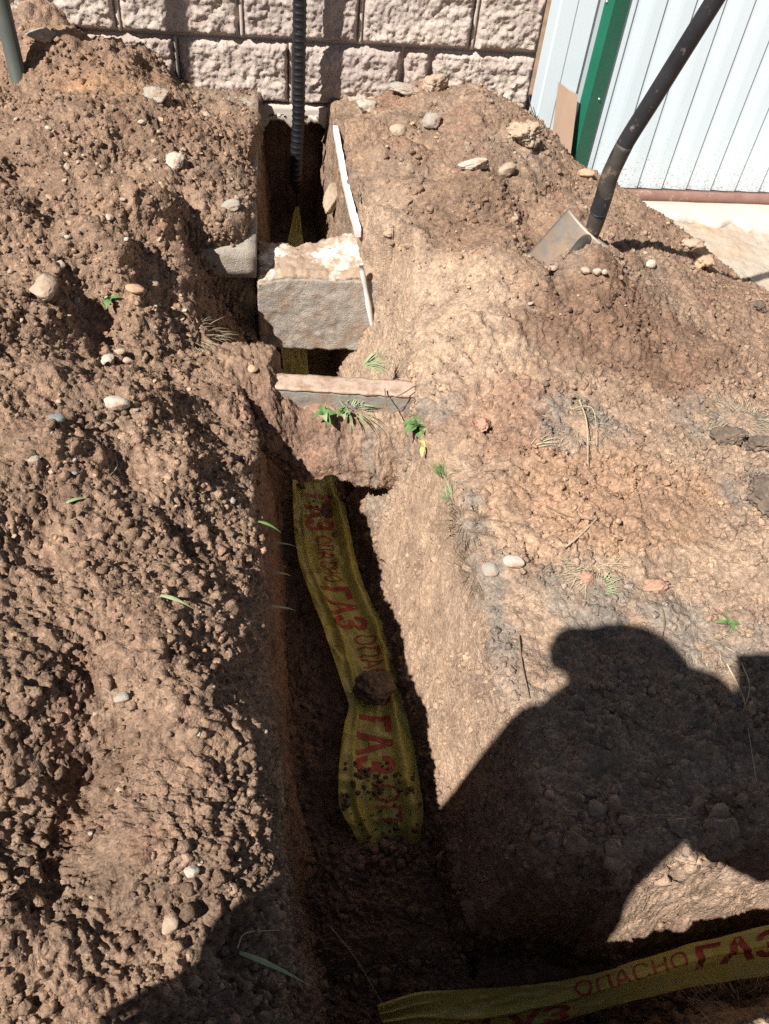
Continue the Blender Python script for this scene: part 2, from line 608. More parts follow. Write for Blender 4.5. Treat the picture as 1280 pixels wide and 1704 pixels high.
def coarse_factor(x, y, z):
    """how cloddy the soil is: 1 on the thrown-up heaps, little on cut walls and trodden ground"""
    left = sstep(.62, .42, x)
    heap = sstep(-1.75, -1.35, y) * sstep(.6, .8, x)
    f = .50 + .50 * left
    f = np.maximum(f, .50 + .24 * heap)
    wall_r = sstep(.66, .74, x) * sstep(.98, .86, x) * sstep(-1.62, -1.72, y) * sstep(-2.75, -2.6, y)
    f = f * (1 - .86 * wall_r)
    sand = blob(x, y, 650, 470, .08, .16, .3)
    f = f * (1 - .6 * np.clip(sand, 0, 1))
    f = np.maximum(f, .75 * sstep(-.36, -.40, z))
    wall_l = sstep(.40, .46, x) * sstep(.56, .52, x) * sstep(.07, -.02, z)
    f = f * (1 - .45 * wall_l)
    return f


def ridged(x, y, z, scale, octaves, seed):
    out, amp, tot = 0, 1.0, 0
    for o in range(octaves):
        out = out + amp * (1 - 2 * np.abs(vnoise(x * scale, y * scale, z * scale, seed + o * 13)))
        tot += amp
        amp *= .55
        scale *= 2.1
    return out / tot


def displace(P, Nn, cf):
    x, y, z = P[..., 0], P[..., 1], P[..., 2]
    m1 = sstep(-.15, .5, fbm(x, y, z, 4, 3, 31))
    m2 = sstep(-.25, .45, fbm(x, y, z, 9, 3, 32))
    m3 = sstep(-.45, .35, fbm(x, y, z, 14, 2, 34))
    ff = np.clip(cf * 1.05 + .09, 0, 1)
    d = .036 * cf * fbm(x, y, z, 8, 4, 33, .6)
    d = d + cf ** 1.5 * .10 * .40 * lumps(x, y, z, .10, 41, .3, .75) * m1
    d = d + cf * .040 * .50 * lumps(x, y, z, .040, 42, .3, .8) * m2
    d = d + ff * .020 * .72 * lumps(x, y, z, .020, 43, .35, .85) * (.2 + .8 * m3)
    d = d + ff * .0105 * .95 * lumps(x, y, z, .0105, 44, .35, .85)
    d = d + ff * .0058 * 1.1 * lumps(x, y, z, .0058, 47, .35, .9)
    pl = sstep(.70, .85, x) * sstep(-.12, -.03, z) * sstep(-1.2, -1.5, y) * sstep(-2.6, -2.45, y) * sstep(-.3, .3, fbm(x, y, z, 6, 2, 48) + .15)
    d = d + pl * (.012 * np.minimum(lumps(x, y, 0 * z, .045, 49, .45, .9) * 5, 1) + .006 * np.minimum(lumps(x, y, 0 * z, .02, 50, .4, .9) * 5, 1))
    d = d + ff * (.0046 * ridged(x, y, z, 75, 3, 45) + .0016 * vnoise(x * 330, y * 330, z * 330, 46))
    return P + Nn * d[..., None]


CFG = coarse_factor(P[..., 0], P[..., 1], P[..., 2])
PD = displace(P, grid_normals(P), CFG)


def soil_colour(x, y, z):
    n1 = fbm(x, y, z, 3.2, 3, 61)
    n2 = fbm(x, y, z, 9, 4, 62)
    n3 = fbm(x, y, z, 26, 3, 63)
    n4 = fbm(x, y, z, 80, 3, 65, .7)
    brown = np.array([.340, .232, .163])
    red = np.array([.30, .172, .118])
    grey = np.array([.29, .225, .17])
    pale = np.array([.455, .335, .243])
    dark = np.array([.19, .132, .095])
    orange = np.array([.40, .255, .165])
    turf = np.array([.27, .233, .195])
    c = np.ones(x.shape + (3,)) * brown

    def lay(col, w):
        nonlocal c
        w = np.clip(w, 0, 1)[..., None]
        c = c * (1 - w) + col * w
    lay(grey, sstep(.0, .5, n1 + .3 * n2) * .6)
    lay(red, sstep(.1, .5, n2) * .55)
    lay(dark, sstep(.15, .6, fbm(x, y, z, 7, 4, 64)) * .5)
    lay(pale, sstep(.2, .6, n3 + .3 * n1) * .35)
    # zones of different earth, plus a darker tone on trench floor and left wall
    right = sstep(.58, .75, x)
    lay(pale * .98, .72 * right * sstep(-1.3, -2.0, y))
    lay(pale, 1.0 * sstep(.3, .7, blob(x, y, 640, 480, .08, .2, .42) * (1 + .5 * n2) * right))
    lay(pale * 1.02, .9 * sstep(.25, .6, blob(x, y, 760, 560, .06, .2, .25) * (1 + .6 * n2)))
    lay(np.array([.23, .145, .10]), .8 * sstep(.35, .75, blob(x, y, 1060, 560, .05, .40, .20) * (1 + .8 * n2)))
    lay(np.array([.25, .165, .115]), .7 * sstep(.35, .75, blob(x, y, 790, 360, .15, .25, .25) * (1 + .8 * n2)))
    lay(orange, .75 * sstep(.3, .7, blob(x, y, 1010, 850, 0, .30, .20) * (1 + .7 * n2)))
    lay(red * 1.05, .5 * sstep(.25, .8, blob(x, y, 850, 700, .02, .15, .13) * (1 + .9 * n2 + .7 * n3)))
    for px, py, rx, ry, k in [(790, 930, .05, .17, .9), (960, 720, .10, .09, .85), (1010, 1000, .13, .10, .8), (1220, 700, .13, .08, .8), (1265, 830, .07, .09, .9),
                              (880, 1050, .16, .05, .7), (1190, 1060, .2, .07, .6), (660, 690, .13, .05, .75), (1080, 1180, .3, .2, .55)]:
        lay(turf, k * sstep(.25, .75, blob(x, y, px, py, 0, rx * 1.15, ry * 1.15) * (1 + 1.1 * n2 + .9 * n3)) * sstep(-.5, .2, n3 + .5 * n4))
    lay(np.array([.29, .185, .135]), .6 * sstep(.3, .8, blob(x, y, 480, 690, 0, .2, .16) * (1 + .9 * n2 + .6 * n3)))
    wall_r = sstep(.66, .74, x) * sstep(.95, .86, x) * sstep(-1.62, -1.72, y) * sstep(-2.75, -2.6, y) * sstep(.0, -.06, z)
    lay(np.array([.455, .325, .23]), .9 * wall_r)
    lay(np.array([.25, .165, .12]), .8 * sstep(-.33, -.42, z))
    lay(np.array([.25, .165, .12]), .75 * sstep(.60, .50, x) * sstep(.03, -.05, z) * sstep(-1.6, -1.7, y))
    lay(np.array([.40, .25, .15]), .8 * blob(x, y, 150, 100, .33, .13, .12) * (1 + .5 * n2))
    tone = 1.0 - .08 * sstep(.60, .45, x)
    return np.clip(c * (1 + .12 * n3 + .22 * n4)[..., None] * tone[..., None], .02, .75)


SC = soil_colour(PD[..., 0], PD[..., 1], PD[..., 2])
ALLF = grid_faces(NR, NC)
_fc = P.reshape(-1, 3)[ALLF].mean(1)
_rimx = np.interp(_fc[:, 1], TY, TXL) - .075
_left = (_fc[:, 0] < _rimx) & (_fc[:, 0] > -1.6)
_hb = -1.58 + .10 * np.sin(_fc[:, 0] * 6) + .30 * sstep(1.3, 2.1, _fc[:, 0])
_right = (_fc[:, 0] > .78) & (_fc[:, 1] > _hb) & (_fc[:, 0] < 2.5)


def sub_mesh(name, sel):
    f = ALLF[sel]
    used = np.unique(f)
    remap = np.zeros(NR * NC, np.int32)
    remap[used] = np.arange(len(used))
    me = np_mesh(name, PD.reshape(-1, 3)[used], remap[f])
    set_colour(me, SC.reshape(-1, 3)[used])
    return me


ground = tag(obj('ground', sub_mesh('ground', ~(_left | _right)), 'soil'), kind='structure')
heap_l = tag(obj('spoil_heap', sub_mesh('spoil_heap', _left), 'soil'), 'long heap of crumbly brown soil left of the trench', 'soil heap', 'heaps of dug-out soil')
heap_r = tag(obj('spoil_heap', sub_mesh('spoil_heap', _right), 'soil'), 'heap of sandy brown soil with the shovel stuck in it', 'soil heap', 'heaps of dug-out soil')


def quad_sheet(name, rects, material):
    V, Fq = [], []
    for x0, x1, y0, y1, z in rects:
        k = len(V)
        V += [(x0, y0, z), (x1, y0, z), (x1, y1, z), (x0, y1, z)]
        Fq.append((k, k + 1, k + 2, k + 3))
    me = np_mesh(name, V, Fq, False)
    return obj(name, me, material)


simple_mat('yard_soil', (.2, .13, .085), (.36, .24, .155), 6, 1.0, 0, .6, .01, 40)
tag(quad_sheet('yard_ground', [(-60, -2.19, -60, 60, -.01), (3.59, 60, -60, 60, -.01), (-2.19, 3.59, -60, -3.87, -.01), (-2.19, 3.59, .2, 60, -.45)], 'yard_soil'), kind='structure')

_ppx, _ppy, _ppw = to_px(PD[..., 0].ravel(), PD[..., 1].ravel(), PD[..., 2].ravel())
_ok = (_ppx > -300) & (_ppx < 1700) & (_ppy > -100) & (_ppy < 2000) & (_ppw > .2)
_ci = ((_ppy[_ok] + 100) // 4).astype(int) * 500 + ((_ppx[_ok] + 300) // 4).astype(int)
ZBUF = np.full(530 * 500, 99.0)
np.minimum.at(ZBUF, _ci, _ppw[_ok])
_hit0 = hit


def hit(px, py):
    """where the line of sight meets the finished, cloddy surface"""
    w = ZBUF[int((py + 100) // 4) * 500 + int((px + 300) // 4)]
    if w > 50:
        return _hit0(px, py)
    return CC + ray(px, py) * w, w

# ------------------------------------------------------------------ materials for the built things
def block_material():
    m, nt, bs = mat_nodes('split_block')
    oi = N(nt, 'ShaderNodeObjectInfo')
    tint = ramp(nt, oi.outputs['Random'], [(0, (.56, .465, .395)), (.5, (.60, .51, .435)), (1, (.50, .415, .37))])
    n1 = noise_node(nt, 7, 5, .6)
    r1 = ramp(nt, n1.outputs['Fac'], [(.32, (.78, .74, .76)), (.55, (1, 1, 1)), (.75, (1.12, 1.1, 1.05))])
    n2 = noise_node(nt, 140, 5, .75)
    r2 = ramp(nt, n2.outputs['Fac'], [(.3, (.68, .66, .66)), (.55, (1, 1, 1)), (.8, (1.18, 1.18, 1.18))])
    c = mix(nt, tint.outputs[0], r1.outputs[0], 1, 'MULTIPLY')
    c = mix(nt, c, r2.outputs[0], 1, 'MULTIPLY')
    nt.links.new(c, bs.inputs['Base Color'])
    bs.inputs['Roughness'].default_value = .95
    bs.inputs['Specular IOR Level'].default_value = .1
    b = noise_node(nt, 190, 7, .75)
    bump(nt, bs, b.outputs['Fac'], .9, .004)


block_material()
simple_mat('mortar', (.48, .41, .35), (.62, .54, .47), 40, .95, 0, .6, .003, 150)
simple_mat('footing', (.50, .43, .36), (.62, .56, .49), 14, .95, 0, .4, .003, 90, (.40, .29, .2), 9, .6)
simple_mat('grey_concrete', (.34, .295, .245), (.50, .44, .365), 60, .95, 0, 1.0, .006, 190, (.42, .31, .225), 14, .55)
simple_mat('patchy_concrete', (.33, .235, .165), (.43, .31, .22), 22, .98, 0, .8, .004, 110, (.72, .68, .61), 13, .56)
simple_mat('pink_curb', (.46, .33, .25), (.56, .42, .33), 30, .95, 0, .7, .004, 110, (.34, .23, .16), 20, .55)
simple_mat('curb_face', (.24, .215, .185), (.35, .32, .275), 30, .95, 0, .7, .004, 110, (.33, .225, .155), 16, .56)
simple_mat('screed', (.46, .41, .35), (.55, .50, .44), 5, .9, 0, .3, .002, 90, (.47, .39, .31), 14, .66)
simple_mat('rough_concrete', (.36, .29, .225), (.54, .465, .385), 12, .97, 0, .9, .006, 60, (.42, .31, .215), 6, .55)
simple_mat('white_strip', (.68, .66, .62), (.8, .79, .76), 20, .6, 0, .2, .001, 60, (.5, .4, .3), 16, .68)
simple_mat('white_sheet', (.62, .715, .755), (.66, .75, .785), 3, .38, 0, .0, dirt=(.46, .45, .42), dirt_scale=45, dirt_at=.70, spec=.5)
def splash(name):
    nt = MATS[name].node_tree
    bs = [k for k in nt.nodes if k.type == 'BSDF_PRINCIPLED'][0]
    old = bs.inputs['Base Color'].links[0].from_socket
    sp = N(nt, 'ShaderNodeSeparateXYZ')
    nt.links.new(nt.nodes['TC'].outputs['Object'], sp.inputs[0])
    mr = N(nt, 'ShaderNodeMapRange')
    for k, v in zip(('From Min', 'From Max', 'To Min', 'To Max'), (-.25, .12, .17, .0)):
        mr.inputs[k].default_value = v
    nt.links.new(sp.outputs['Z'], mr.inputs['Value'])
    n = noise_node(nt, 130, 5, .75)
    ad = N(nt, 'ShaderNodeMath', operation='ADD')
    nt.links.new(mr.outputs[0], ad.inputs[0])
    nt.links.new(n.outputs['Fac'], ad.inputs[1])
    rr = ramp(nt, ad.outputs[0], [(.68, (0, 0, 0)), (.76, (1, 1, 1))])
    nt.links.new(mix(nt, old, (.36, .31, .26), rr.outputs[0]), bs.inputs['Base Color'])


splash('white_sheet')
simple_mat('green_trim', (.008, .12, .07), (.014, .15, .09), 6, .42, 0, .0, dirt=(.12, .16, .13), dirt_scale=50, dirt_at=.72, spec=.5)
simple_mat('brown_strip', (.21, .115, .09), (.30, .175, .135), 18, .8, 0, .4, .002, 60, (.45, .34, .27), 22, .62)
simple_mat('screw_metal', (.45, .45, .45), (.6, .6, .6), 10, .4, .8, 0)
simple_mat('cardboard', (.46, .31, .215), (.54, .385, .28), 5, .85, 0, .2, .001, 60)
simple_mat('black_plastic', (.010, .011, .014), (.018, .019, .023), 30, .42, 0, .1, .0005, 90, (.10, .085, .07), 40, .70, spec=.5)
simple_mat('handle_black', (.014, .015, .018), (.03, .031, .034), 12, .5, 0, .25, .0008, 70, (.20, .165, .135), 34, .66, spec=.4)
simple_mat('socket_steel', (.045, .04, .037), (.09, .078, .066), 26, .6, .2, .4, .001, 90, (.24, .18, .13), 24, .58)
simple_mat('blade_steel', (.20, .175, .15), (.29, .255, .215), 16, .5, .35, .3, .001, 70, (.34, .245, .175), 17, .50)
simple_mat('post_paint', (.075, .085, .075), (.11, .12, .105), 8, .55, .2, .15, .0008, 60)
simple_mat('cable_black', (.03, .03, .03), (.06, .055, .05), 20, .6, 0, 0)
simple_mat('print_red', (.40, .065, .04), (.48, .10, .06), 20, .45, 0, 0, spec=.4)
simple_mat('rock_white', (.43, .38, .31), (.56, .51, .43), 24, .9, 0, .6, .003, 90, (.37, .265, .19), 26, .53)
simple_mat('rock_grey', (.30, .27, .225), (.46, .425, .365), 26, .9, 0, .8, .004, 90, (.37, .265, .19), 26, .53)
simple_mat('rock_blue', (.16, .17, .165), (.27, .28, .265), 26, .8, 0, .5, .002, 90)
simple_mat('rock_tan', (.38, .29, .205), (.52, .41, .30), 18, .9, 0, .5, .003, 90, (.37, .265, .19), 26, .53)
simple_mat('rock_red', (.38, .22, .155), (.48, .29, .205), 18, .95, 0, .6, .003, 90)
simple_mat('rock_orange', (.44, .28, .17), (.55, .37, .24), 12, .9, 0, .4, .002, 90)
simple_mat('clod_dark', (.14, .105, .08), (.26, .195, .148), 40, 1, 0, 1.0, .010, 60, (.28, .21, .155), 24, .56)
simple_mat('clod_brown', (.20, .13, .085), (.34, .225, .145), 30, 1, 0, .9, .006, 80)
simple_mat('leaf_green', (.085, .16, .05), (.15, .25, .085), 40, .6, 0, .2, .001, 90)
simple_mat('leaf_yellow', (.42, .40, .12), (.55, .50, .20), 40, .6, 0, .2, .001, 90)
simple_mat('grass_pale', (.22, .30, .13), (.36, .42, .24), 40, .65, 0, .1, .001, 90)
simple_mat('grass_dry', (.42, .34, .22), (.58, .49, .34), 40, .8, 0, .2, .001, 90)
simple_mat('twig_brown', (.17, .115, .075), (.30, .21, .14), 40, .9, 0, .4, .001, 90)
simple_mat('skin', (.42, .24, .17), (.48, .28, .2), 20, .55, 0, .1, .001, 90)
simple_mat('shirt', (.05, .07, .12), (.07, .09, .15), 20, .9, 0, .2, .001, 200)
simple_mat('trousers', (.03, .03, .035), (.05, .05, .055), 20, .9, 0, .2, .001, 200)
simple_mat('cap_cloth', (.04, .04, .045), (.06, .06, .065), 20, .9, 0, .2, .001, 200)


def tape_material():
    m, nt, bs = mat_nodes('yellow_film')
    n = noise_node(nt, 9, 5, .6)
    r = ramp(nt, n.outputs['Fac'], [(.3, (.76, .69, .14)), (.7, (.84, .79, .30))])
    d = noise_node(nt, 16, 8, .75)
    dr = ramp(nt, d.outputs['Fac'], [(.66, (0, 0, 0)), (.76, (1, 1, 1))])
    c = mix(nt, r.outputs[0], (.22, .145, .09), dr.outputs[0])
    nt.links.new(c, bs.inputs['Base Color'])
    bs.inputs['Roughness'].default_value = .18
    bs.inputs['Coat Weight'].default_value = .4
    bs.inputs['Coat Roughness'].default_value = .12
    bs.inputs['Specular IOR Level'].default_value = .5
    tr = N(nt, 'ShaderNodeBsdfTranslucent')
    nt.links.new(c, tr.inputs['Color'])
    ms = N(nt, 'ShaderNodeMixShader')
    ms.inputs[0].default_value = .4
    nt.links.new(bs.outputs[0], ms.inputs[1])
    nt.links.new(tr.outputs[0], ms.inputs[2])
    out = [k for k in nt.nodes if k.type == 'OUTPUT_MATERIAL'][0]
    nt.links.new(ms.outputs[0], out.inputs[0])


tape_material()

# ------------------------------------------------------------------ split-face block wall
WALL_X0, WALL_X1 = -2.2, 1.437


def block_mesh(name, w, h, seed, step=.0065, depth=.10):
    nx, nz = max(4, int(w / step)), max(4, int(h / step))
    gx, gz = np.meshgrid(np.linspace(0, w, nx), np.linspace(0, h, nz))
    e = np.minimum(np.minimum(gx, w - gx), np.minimum(gz, h - gz))
    o = seed * 3.7
    a = fbm(gx + o, gz, 0 * gx + o, 7, 3, seed)
    b = fbm(gx + o, gz, 0 * gx, 55, 4, seed + 5, .7)
    c = ridged(gx + o, gz, 0 * gx, 22, 4, seed + 9)
    f = lumps(gx + o, gz, 0 * gx, .015, seed + 3, .3, .8)
    inn = sstep(.003, .016, e + .006 * b)
    y = -(.020 * inn + inn * (.014 * a + .009 * b + .010 * c + .003 * f)) + .004 * (1 - sstep(0, .01, e))
    V = np.stack([gx, y, gz], -1).reshape(-1, 3)
    Fq = grid_faces(nz, nx)
    i = np.arange(nx * nz).reshape(nz, nx)
    ring = np.concatenate([i[0, :-1], i[:-1, -1], i[-1, :0:-1], i[:0:-1, 0]])
    back = V[ring].copy()
    back[:, 1] = depth
    k = len(V) + np.arange(len(ring))
    V = np.vstack([V, back])
    Fr = np.stack([ring, k, np.roll(k, -1), np.roll(ring, -1)], -1)
    return np_mesh(name, V, np.vstack([Fq, Fr]))


wall = empty('block_wall', (0, 0, 0), 'pinkish grey split-face concrete block wall behind the hole', 'wall')
J = .006
courses = [(.042, .24, [-2.2, -1.77, -1.38, -.99, -.60, -.21, .177, .563, .955, 1.056, WALL_X1]),
           (.25, .44, [-2.2, -2.0, -1.6, -1.2, -.8, -.4, 0, .4, .8, 1.192, WALL_X1])]
cache = []
bi = 0
for z0, z1, xs in courses:
    for a, b in zip(xs[:-1], xs[1:]):
        bi += 1
        me = block_mesh('block', b - a - 2 * J, z1 - z0, bi, .0042 if a > -.5 else .02)
        cache.append((b - a, me))
        obj('block', me, 'split_block', wall, (a + J, 0, z0))
for c in range(2, 9):                            # the courses above the picture reuse the same stones
    xs = courses[c % 2][2]
    z0 = .45 + (c - 2) * .2
    for a, b in zip(xs[:-1], xs[1:]):
        me = random.choice([m for w, m in cache if abs(w - (b - a)) < .012] or [cache[0][1]])
        obj('block', me, 'split_block', wall, (a + J, 0, z0))
obj('mortar_backing', box_mesh('mortar_backing', WALL_X0, WALL_X1 - .004, .014, .19, .03, 1.85, 0), 'mortar', wall)
# mortar left in some of the joints
for xx, z0, z1 in [(.4, .25, .44), (.8, .25, .44), (1.192, .25, .44), (0, .25, .44), (-.4, .25, .44), (.177, .045, .24), (.563, .045, .24)]:
    obj('mortar_joint', rough_box('mortar_joint', xx - .0055, xx + .0055, -.006, .03, z0, z1, .012, .002, 60, int(xx * 10) + 20), 'mortar', wall)


def foot_warp(Pv):
    Pv = Pv.copy()
    low = Pv[:, 2] < -.005
    n = fbm(Pv[:, 0], 0 * Pv[:, 0], 0 * Pv[:, 0], 11, 4, 77)
    n = n + .6 * fbm(Pv[:, 0], 0 * n, 0 * n, 50, 3, 78)
    Pv[low, 2] += (.045 * n[low]) + .015
    return Pv


obj('footing', rough_box('footing', WALL_X0, WALL_X1 - .01, -.028, .18, -.035, .038, .012, .003, 40, 8, foot_warp), 'footing', wall)

# ------------------------------------------------------------------ white sheet-metal fence with green corner trim
fence = empty('sheet_metal_fence', (1.44, 0, -.25), 'white corrugated sheet metal fence with a green corner trim', 'fence')


def fence_part(name, me, material, parent=fence):
    o = obj(name, me, material, parent)
    o.matrix_parent_inverse = Matrix.Translation((-1.44, 0, .25))
    return o


def extrude_profile(name, prof, z0, z1, nz=2):
    prof = np.asarray(prof, float)
    zs = np.linspace(z0, z1, nz)
    V = np.stack([np.tile(prof[:, 0], (nz, 1)), np.tile(prof[:, 1], (nz, 1)), np.tile(zs[:, None], (1, len(prof)))], -1).reshape(-1, 3)
    return np_mesh(name, V, grid_faces(nz, len(prof)), False)


prof = []
pitch = .1053
g = 1.751 - pitch
while g < 4.2:
    prof += [(g - .045, -.001), (g - .006, -.001), (g - .001, .006), (g + .010, .006), (g + .048, .0)]
    g += pitch
prof = [p for p in prof if p[0] > 1.69]
fence_part('corrugated_sheet', extrude_profile('corrugated_sheet', prof, -.232, 1.7), 'white_sheet')
fence_part('flat_sheet', extrude_profile('flat_sheet', [(1.439, -.020), (1.47, -.021), (1.475, -.024), (1.53, -.024), (1.535, -.021), (1.60, -.021), (1.605, -.012), (1.645, -.004)], -.28, 1.7), 'white_sheet')
trim = fence_part('corner_trim', extrude_profile('corner_trim', [(1.626, .004), (1.628, -.006), (1.654, -.034), (1.717, -.010), (1.719, .006)], -.28, 1.7), 'green_trim')


def screw_mesh():
    def b(bm):
        bmesh.ops.create_uvsphere(bm, u_segments=10, v_segments=6, radius=.0055)
    return bm_mesh('screw', b, True)


scr = screw_mesh()
for px, py in [(1011, 4), (997, 165), (955, 222)]:
    q = pY(px, py, -.02)
    o = obj('screw', scr, 'screw_metal', trim)
    o.location = (q[0], float(np.interp(q[0], [1.628, 1.654, 1.717], [-.006, -.034, -.010])), q[2])
strip = rough_box('bottom_strip', 1.78, 4.2, -.030, .006, -.276, -.236, .02, .002, 30, 12)
fence_part('bottom_strip', strip, 'brown_strip')

# concrete in front of the fence: a smooth screed broken off along its edge, rough concrete below
edge_px = [(1000, 345), (1095, 352), (1130, 360), (1165, 363), (1195, 372), (1225, 366), (1250, 378), (1285, 384), (1400, 392)]
ed = np.array([pz(px, py, -.27) for px, py in edge_px])
ed = np.vstack([[1.3, ed[0, 1], 0], ed, [4.2, ed[-1, 1] - .05, 0]])
xs = np.linspace(1.3, 4.2, 360)
ye = np.interp(xs, ed[:, 0], ed[:, 1]) + .012 * fbm(xs, 0 * xs, 0 * xs, 22, 3, 4)
rows = []
for t, dz, dy in [(0, 0, 0), (.3, 0, 0), (.6, 0, 0), (.9, 0, 0), (1, -.004, 0), (1, -.03, .004)]:
    yy = .1 + (ye - .1) * t + dy
    rows.append(np.stack([xs, yy, -.27 + dz + .002 * fbm(xs, yy, 0 * xs, 9, 3, 9)], -1))
me = np_mesh('pavement', np.array(rows).reshape(-1, 3), grid_faces(6, 360))
tag(obj('pavement', me, 'screed'), kind='structure')
gx, gy = np.meshgrid(np.linspace(1.3, 4.2, 420), np.linspace(-1.9, .1, 300))
gz = -.293 + .012 * fbm(gx, gy, 0 * gx, 7, 5, 15) + .006 * fbm(gx, gy, 0 * gx, 40, 3, 16) - .05 * sstep(-1.0, -1.7, gy)
me = np_mesh('broken_pavement', np.stack([gx, gy, gz], -1).reshape(-1, 3), grid_faces(300, 420))
tag(obj('broken_pavement', me, 'rough_concrete'), kind='structure')

# ------------------------------------------------------------------ concrete cut through for the trench
sl = rough_box('concrete_slab', -.5, .450, -1.072, -.06, .0, .083, .025, .0025, 40, 31)
tag(obj('concrete_slab', sl, 'grey_concrete'), 'grey concrete slab edge under the left soil heap beside the hole', 'slab')
sr = rough_box('concrete_slab', .80, 1.25, -.99, -.10, -.02, .07, .03, .003, 40, 32)
tag(obj('concrete_slab', sr, 'grey_concrete'), 'concrete slab buried under the right soil heap behind the white strip', 'slab')


def ledge_warp(Pv):
    Pv = Pv.copy()
    n = fbm(Pv[:, 0], Pv[:, 1], Pv[:, 2], 9, 4, 55)
    bk = Pv[:, 1] > -.93
    Pv[bk, 1] += .05 * n[bk] - .05 * (Pv[bk, 0] - .57) * 0 + .03 * np.abs(Pv[bk, 0] - .57) * 3
    lo = Pv[:, 2] < -.2
    Pv[lo, 2] += .025 * n[lo]
    top = Pv[:, 2] > -.02
    Pv[top, 2] += .014 * n[top] + np.where(Pv[top, 1] > -1.05, .012, 0) + .03 * sstep(.60, .76, Pv[top, 0]) * sstep(-1.06, -.95, Pv[top, 1])
    Pv[:, 1] += np.where(Pv[:, 1] < -1.06, .010 * n, 0)
    return Pv


ledge = empty('concrete_ledge', (.6, -1.0, -.24), 'rough grey concrete ledge bridging the trench with whitish patches on top', 'concrete ledge')
fr = rough_box('ledge_body', .452, .84, -1.07, -.93, -.236, -.012, .0055, .0075, 48, 33, ledge_warp)
o = obj('ledge_body', fr, 'grey_concrete', ledge)
o.matrix_parent_inverse = Matrix.Translation((-.6, 1.0, .24))
tp = rough_box('ledge_top', .455, .83, -1.062, -.90, -.06, -.004, .0055, .012, 75, 34, ledge_warp)
o = obj('ledge_top', tp, 'patchy_concrete', ledge)
o.matrix_parent_inverse = Matrix.Translation((-.6, 1.0, .24))

# white strip along the right edge of the hole
pts = [(*pz(558, 205, .125)[:2], .118), (*pz(562, 225, .125)[:2], .121), (*pz(576, 300, .12)[:2], .115), (*pz(597, 378, .12)[:2], .112)]
c = spline(pts, 40)
sec = np.array([(-.0075, -.022), (-.008, 0), (.008, .0), (.0075, -.022)])
t = np.gradient(c, axis=0)
t /= np.linalg.norm(t, axis=1)[:, None]
side = np.cross(t, [0, 0, 1])
side = -side * np.sign(side[:, :1])
side = np.abs(side) * np.array([1, 0, 0]) + side * np.array([0, 0, 0])
V = c[:, None] + sec[None, :, 0, None] * side[:, None] + sec[None, :, 1, None] * np.array([0, 0, 1.])
V = V + .0015 * fbm(V[..., 0], V[..., 1], V[..., 2], 60, 2, 3)[..., None]
i = np.arange(40 * 4).reshape(40, 4)
j = np.roll(i, -1, 1)
Fq = np.stack([i[:-1], j[:-1], j[1:], i[1:]], -1).reshape(-1, 4)
Fq = np.vstack([Fq, i[0][None], i[-1][None, ::-1]])
tag(obj('edge_strip', np_mesh('edge_strip', V.reshape(-1, 3), Fq, False), 'white_strip'), 'white strip standing on edge along the right side of the hole', 'strip')
# thin strip at the front right corner of the ledge
pts = [pY(601, 440, -1.079), pY(611, 495, -1.08), pY(620, 548, -1.085)]
tag(obj('edge_strip', tube_mesh('edge_strip', spline(pts, 12), [.006, .007, .008, .007, .006, .007, .008, .009, .008, .007, .006, .005], 8), 'white_strip'),
    'pale thin strip running down beside the grey concrete ledge', 'strip')

# curb stone across the trench
curb = empty('curb_stone', (.65, -1.51, -.1), 'pinkish topped concrete curb stone lying across the trench', 'curb')


def curb_warp(Pv):
    Pv = Pv.copy()
    Pv[:, 1] += -.09 * (Pv[:, 0] - .5)
    return Pv


for nm, z0, z1, m in (('curb_body', -.12, -.014, 'curb_face'), ('curb_top', -.014, -.006, 'pink_curb')):
    grow = .0015 if nm == 'curb_top' else 0
    o = obj(nm, rough_box(nm, .49, .872 + grow, -1.532 - grow, -1.478 + grow, z0, z1, .007, .004, 60, 35, curb_warp), m, curb)
    o.matrix_parent_inverse = Matrix.Translation((-.65, 1.51, .1))

# the earth left standing under the curb stone
nu, nv = 130, 220
uu, vv = np.linspace(0, 1, nu), np.linspace(.34, .93, nv)
ku = [0, .06, .14, .22, .28, .50, .58, .65, 1]
cy_, cz_ = [-1.34, -1.40, -1.48, -1.55, -1.60, -1.66, -1.67, -1.64, -1.46], [-.16, .01, .04, .02, -.03, -.13, -.17, -.20, -.22]
ny_, nz_ = [-1.505, -1.515, -1.53, -1.56, -1.595, -1.66, -1.67, -1.64, -1.46], [-.055, -.05, -.046, -.052, -.075, -.15, -.185, -.215, -.235]
X = np.tile(vv, (nu, 1))
wc_ = sstep(.56, .48, X + .02 * fbm(X, 0 * X, 0 * X, 20, 2, 70))
mixr = lambda a, b: np.interp(uu, ku, a)[:, None] * wc_ + np.interp(uu, ku, b)[:, None] * (1 - wc_)
Yb = mixr(cy_, ny_) - .05 * (X - .6)
Zb = mixr(cz_, nz_)
Zb = Zb + (.10 * sstep(.52, .42, X)) * np.interp(uu, [0, .3, .5, 1], [0, .1, 1, 1])[:, None]
Zb = Zb + .03 * fbm(X, 0 * X, 0 * X, 14, 3, 71) * np.interp(uu, [0, .3, .6, 1], [0, .3, 1, 1])[:, None]
Zb = Zb - .03 * sstep(.70, .86, X) * np.interp(uu, [0, .2, .6, 1], [0, .2, 1, 1])[:, None]
PB = np.stack([X, Yb, Zb], -1)
PB = displace(PB, grid_normals(PB), np.interp(X, [.36, .50, .56, .9], [1, 1, .55, .55]))
me = np_mesh('soil_bridge', PB.reshape(-1, 3), grid_faces(nu, nv))
bc = soil_colour(PB[..., 0], PB[..., 1], np.zeros_like(X))
set_colour(me, bc.reshape(-1, 3))
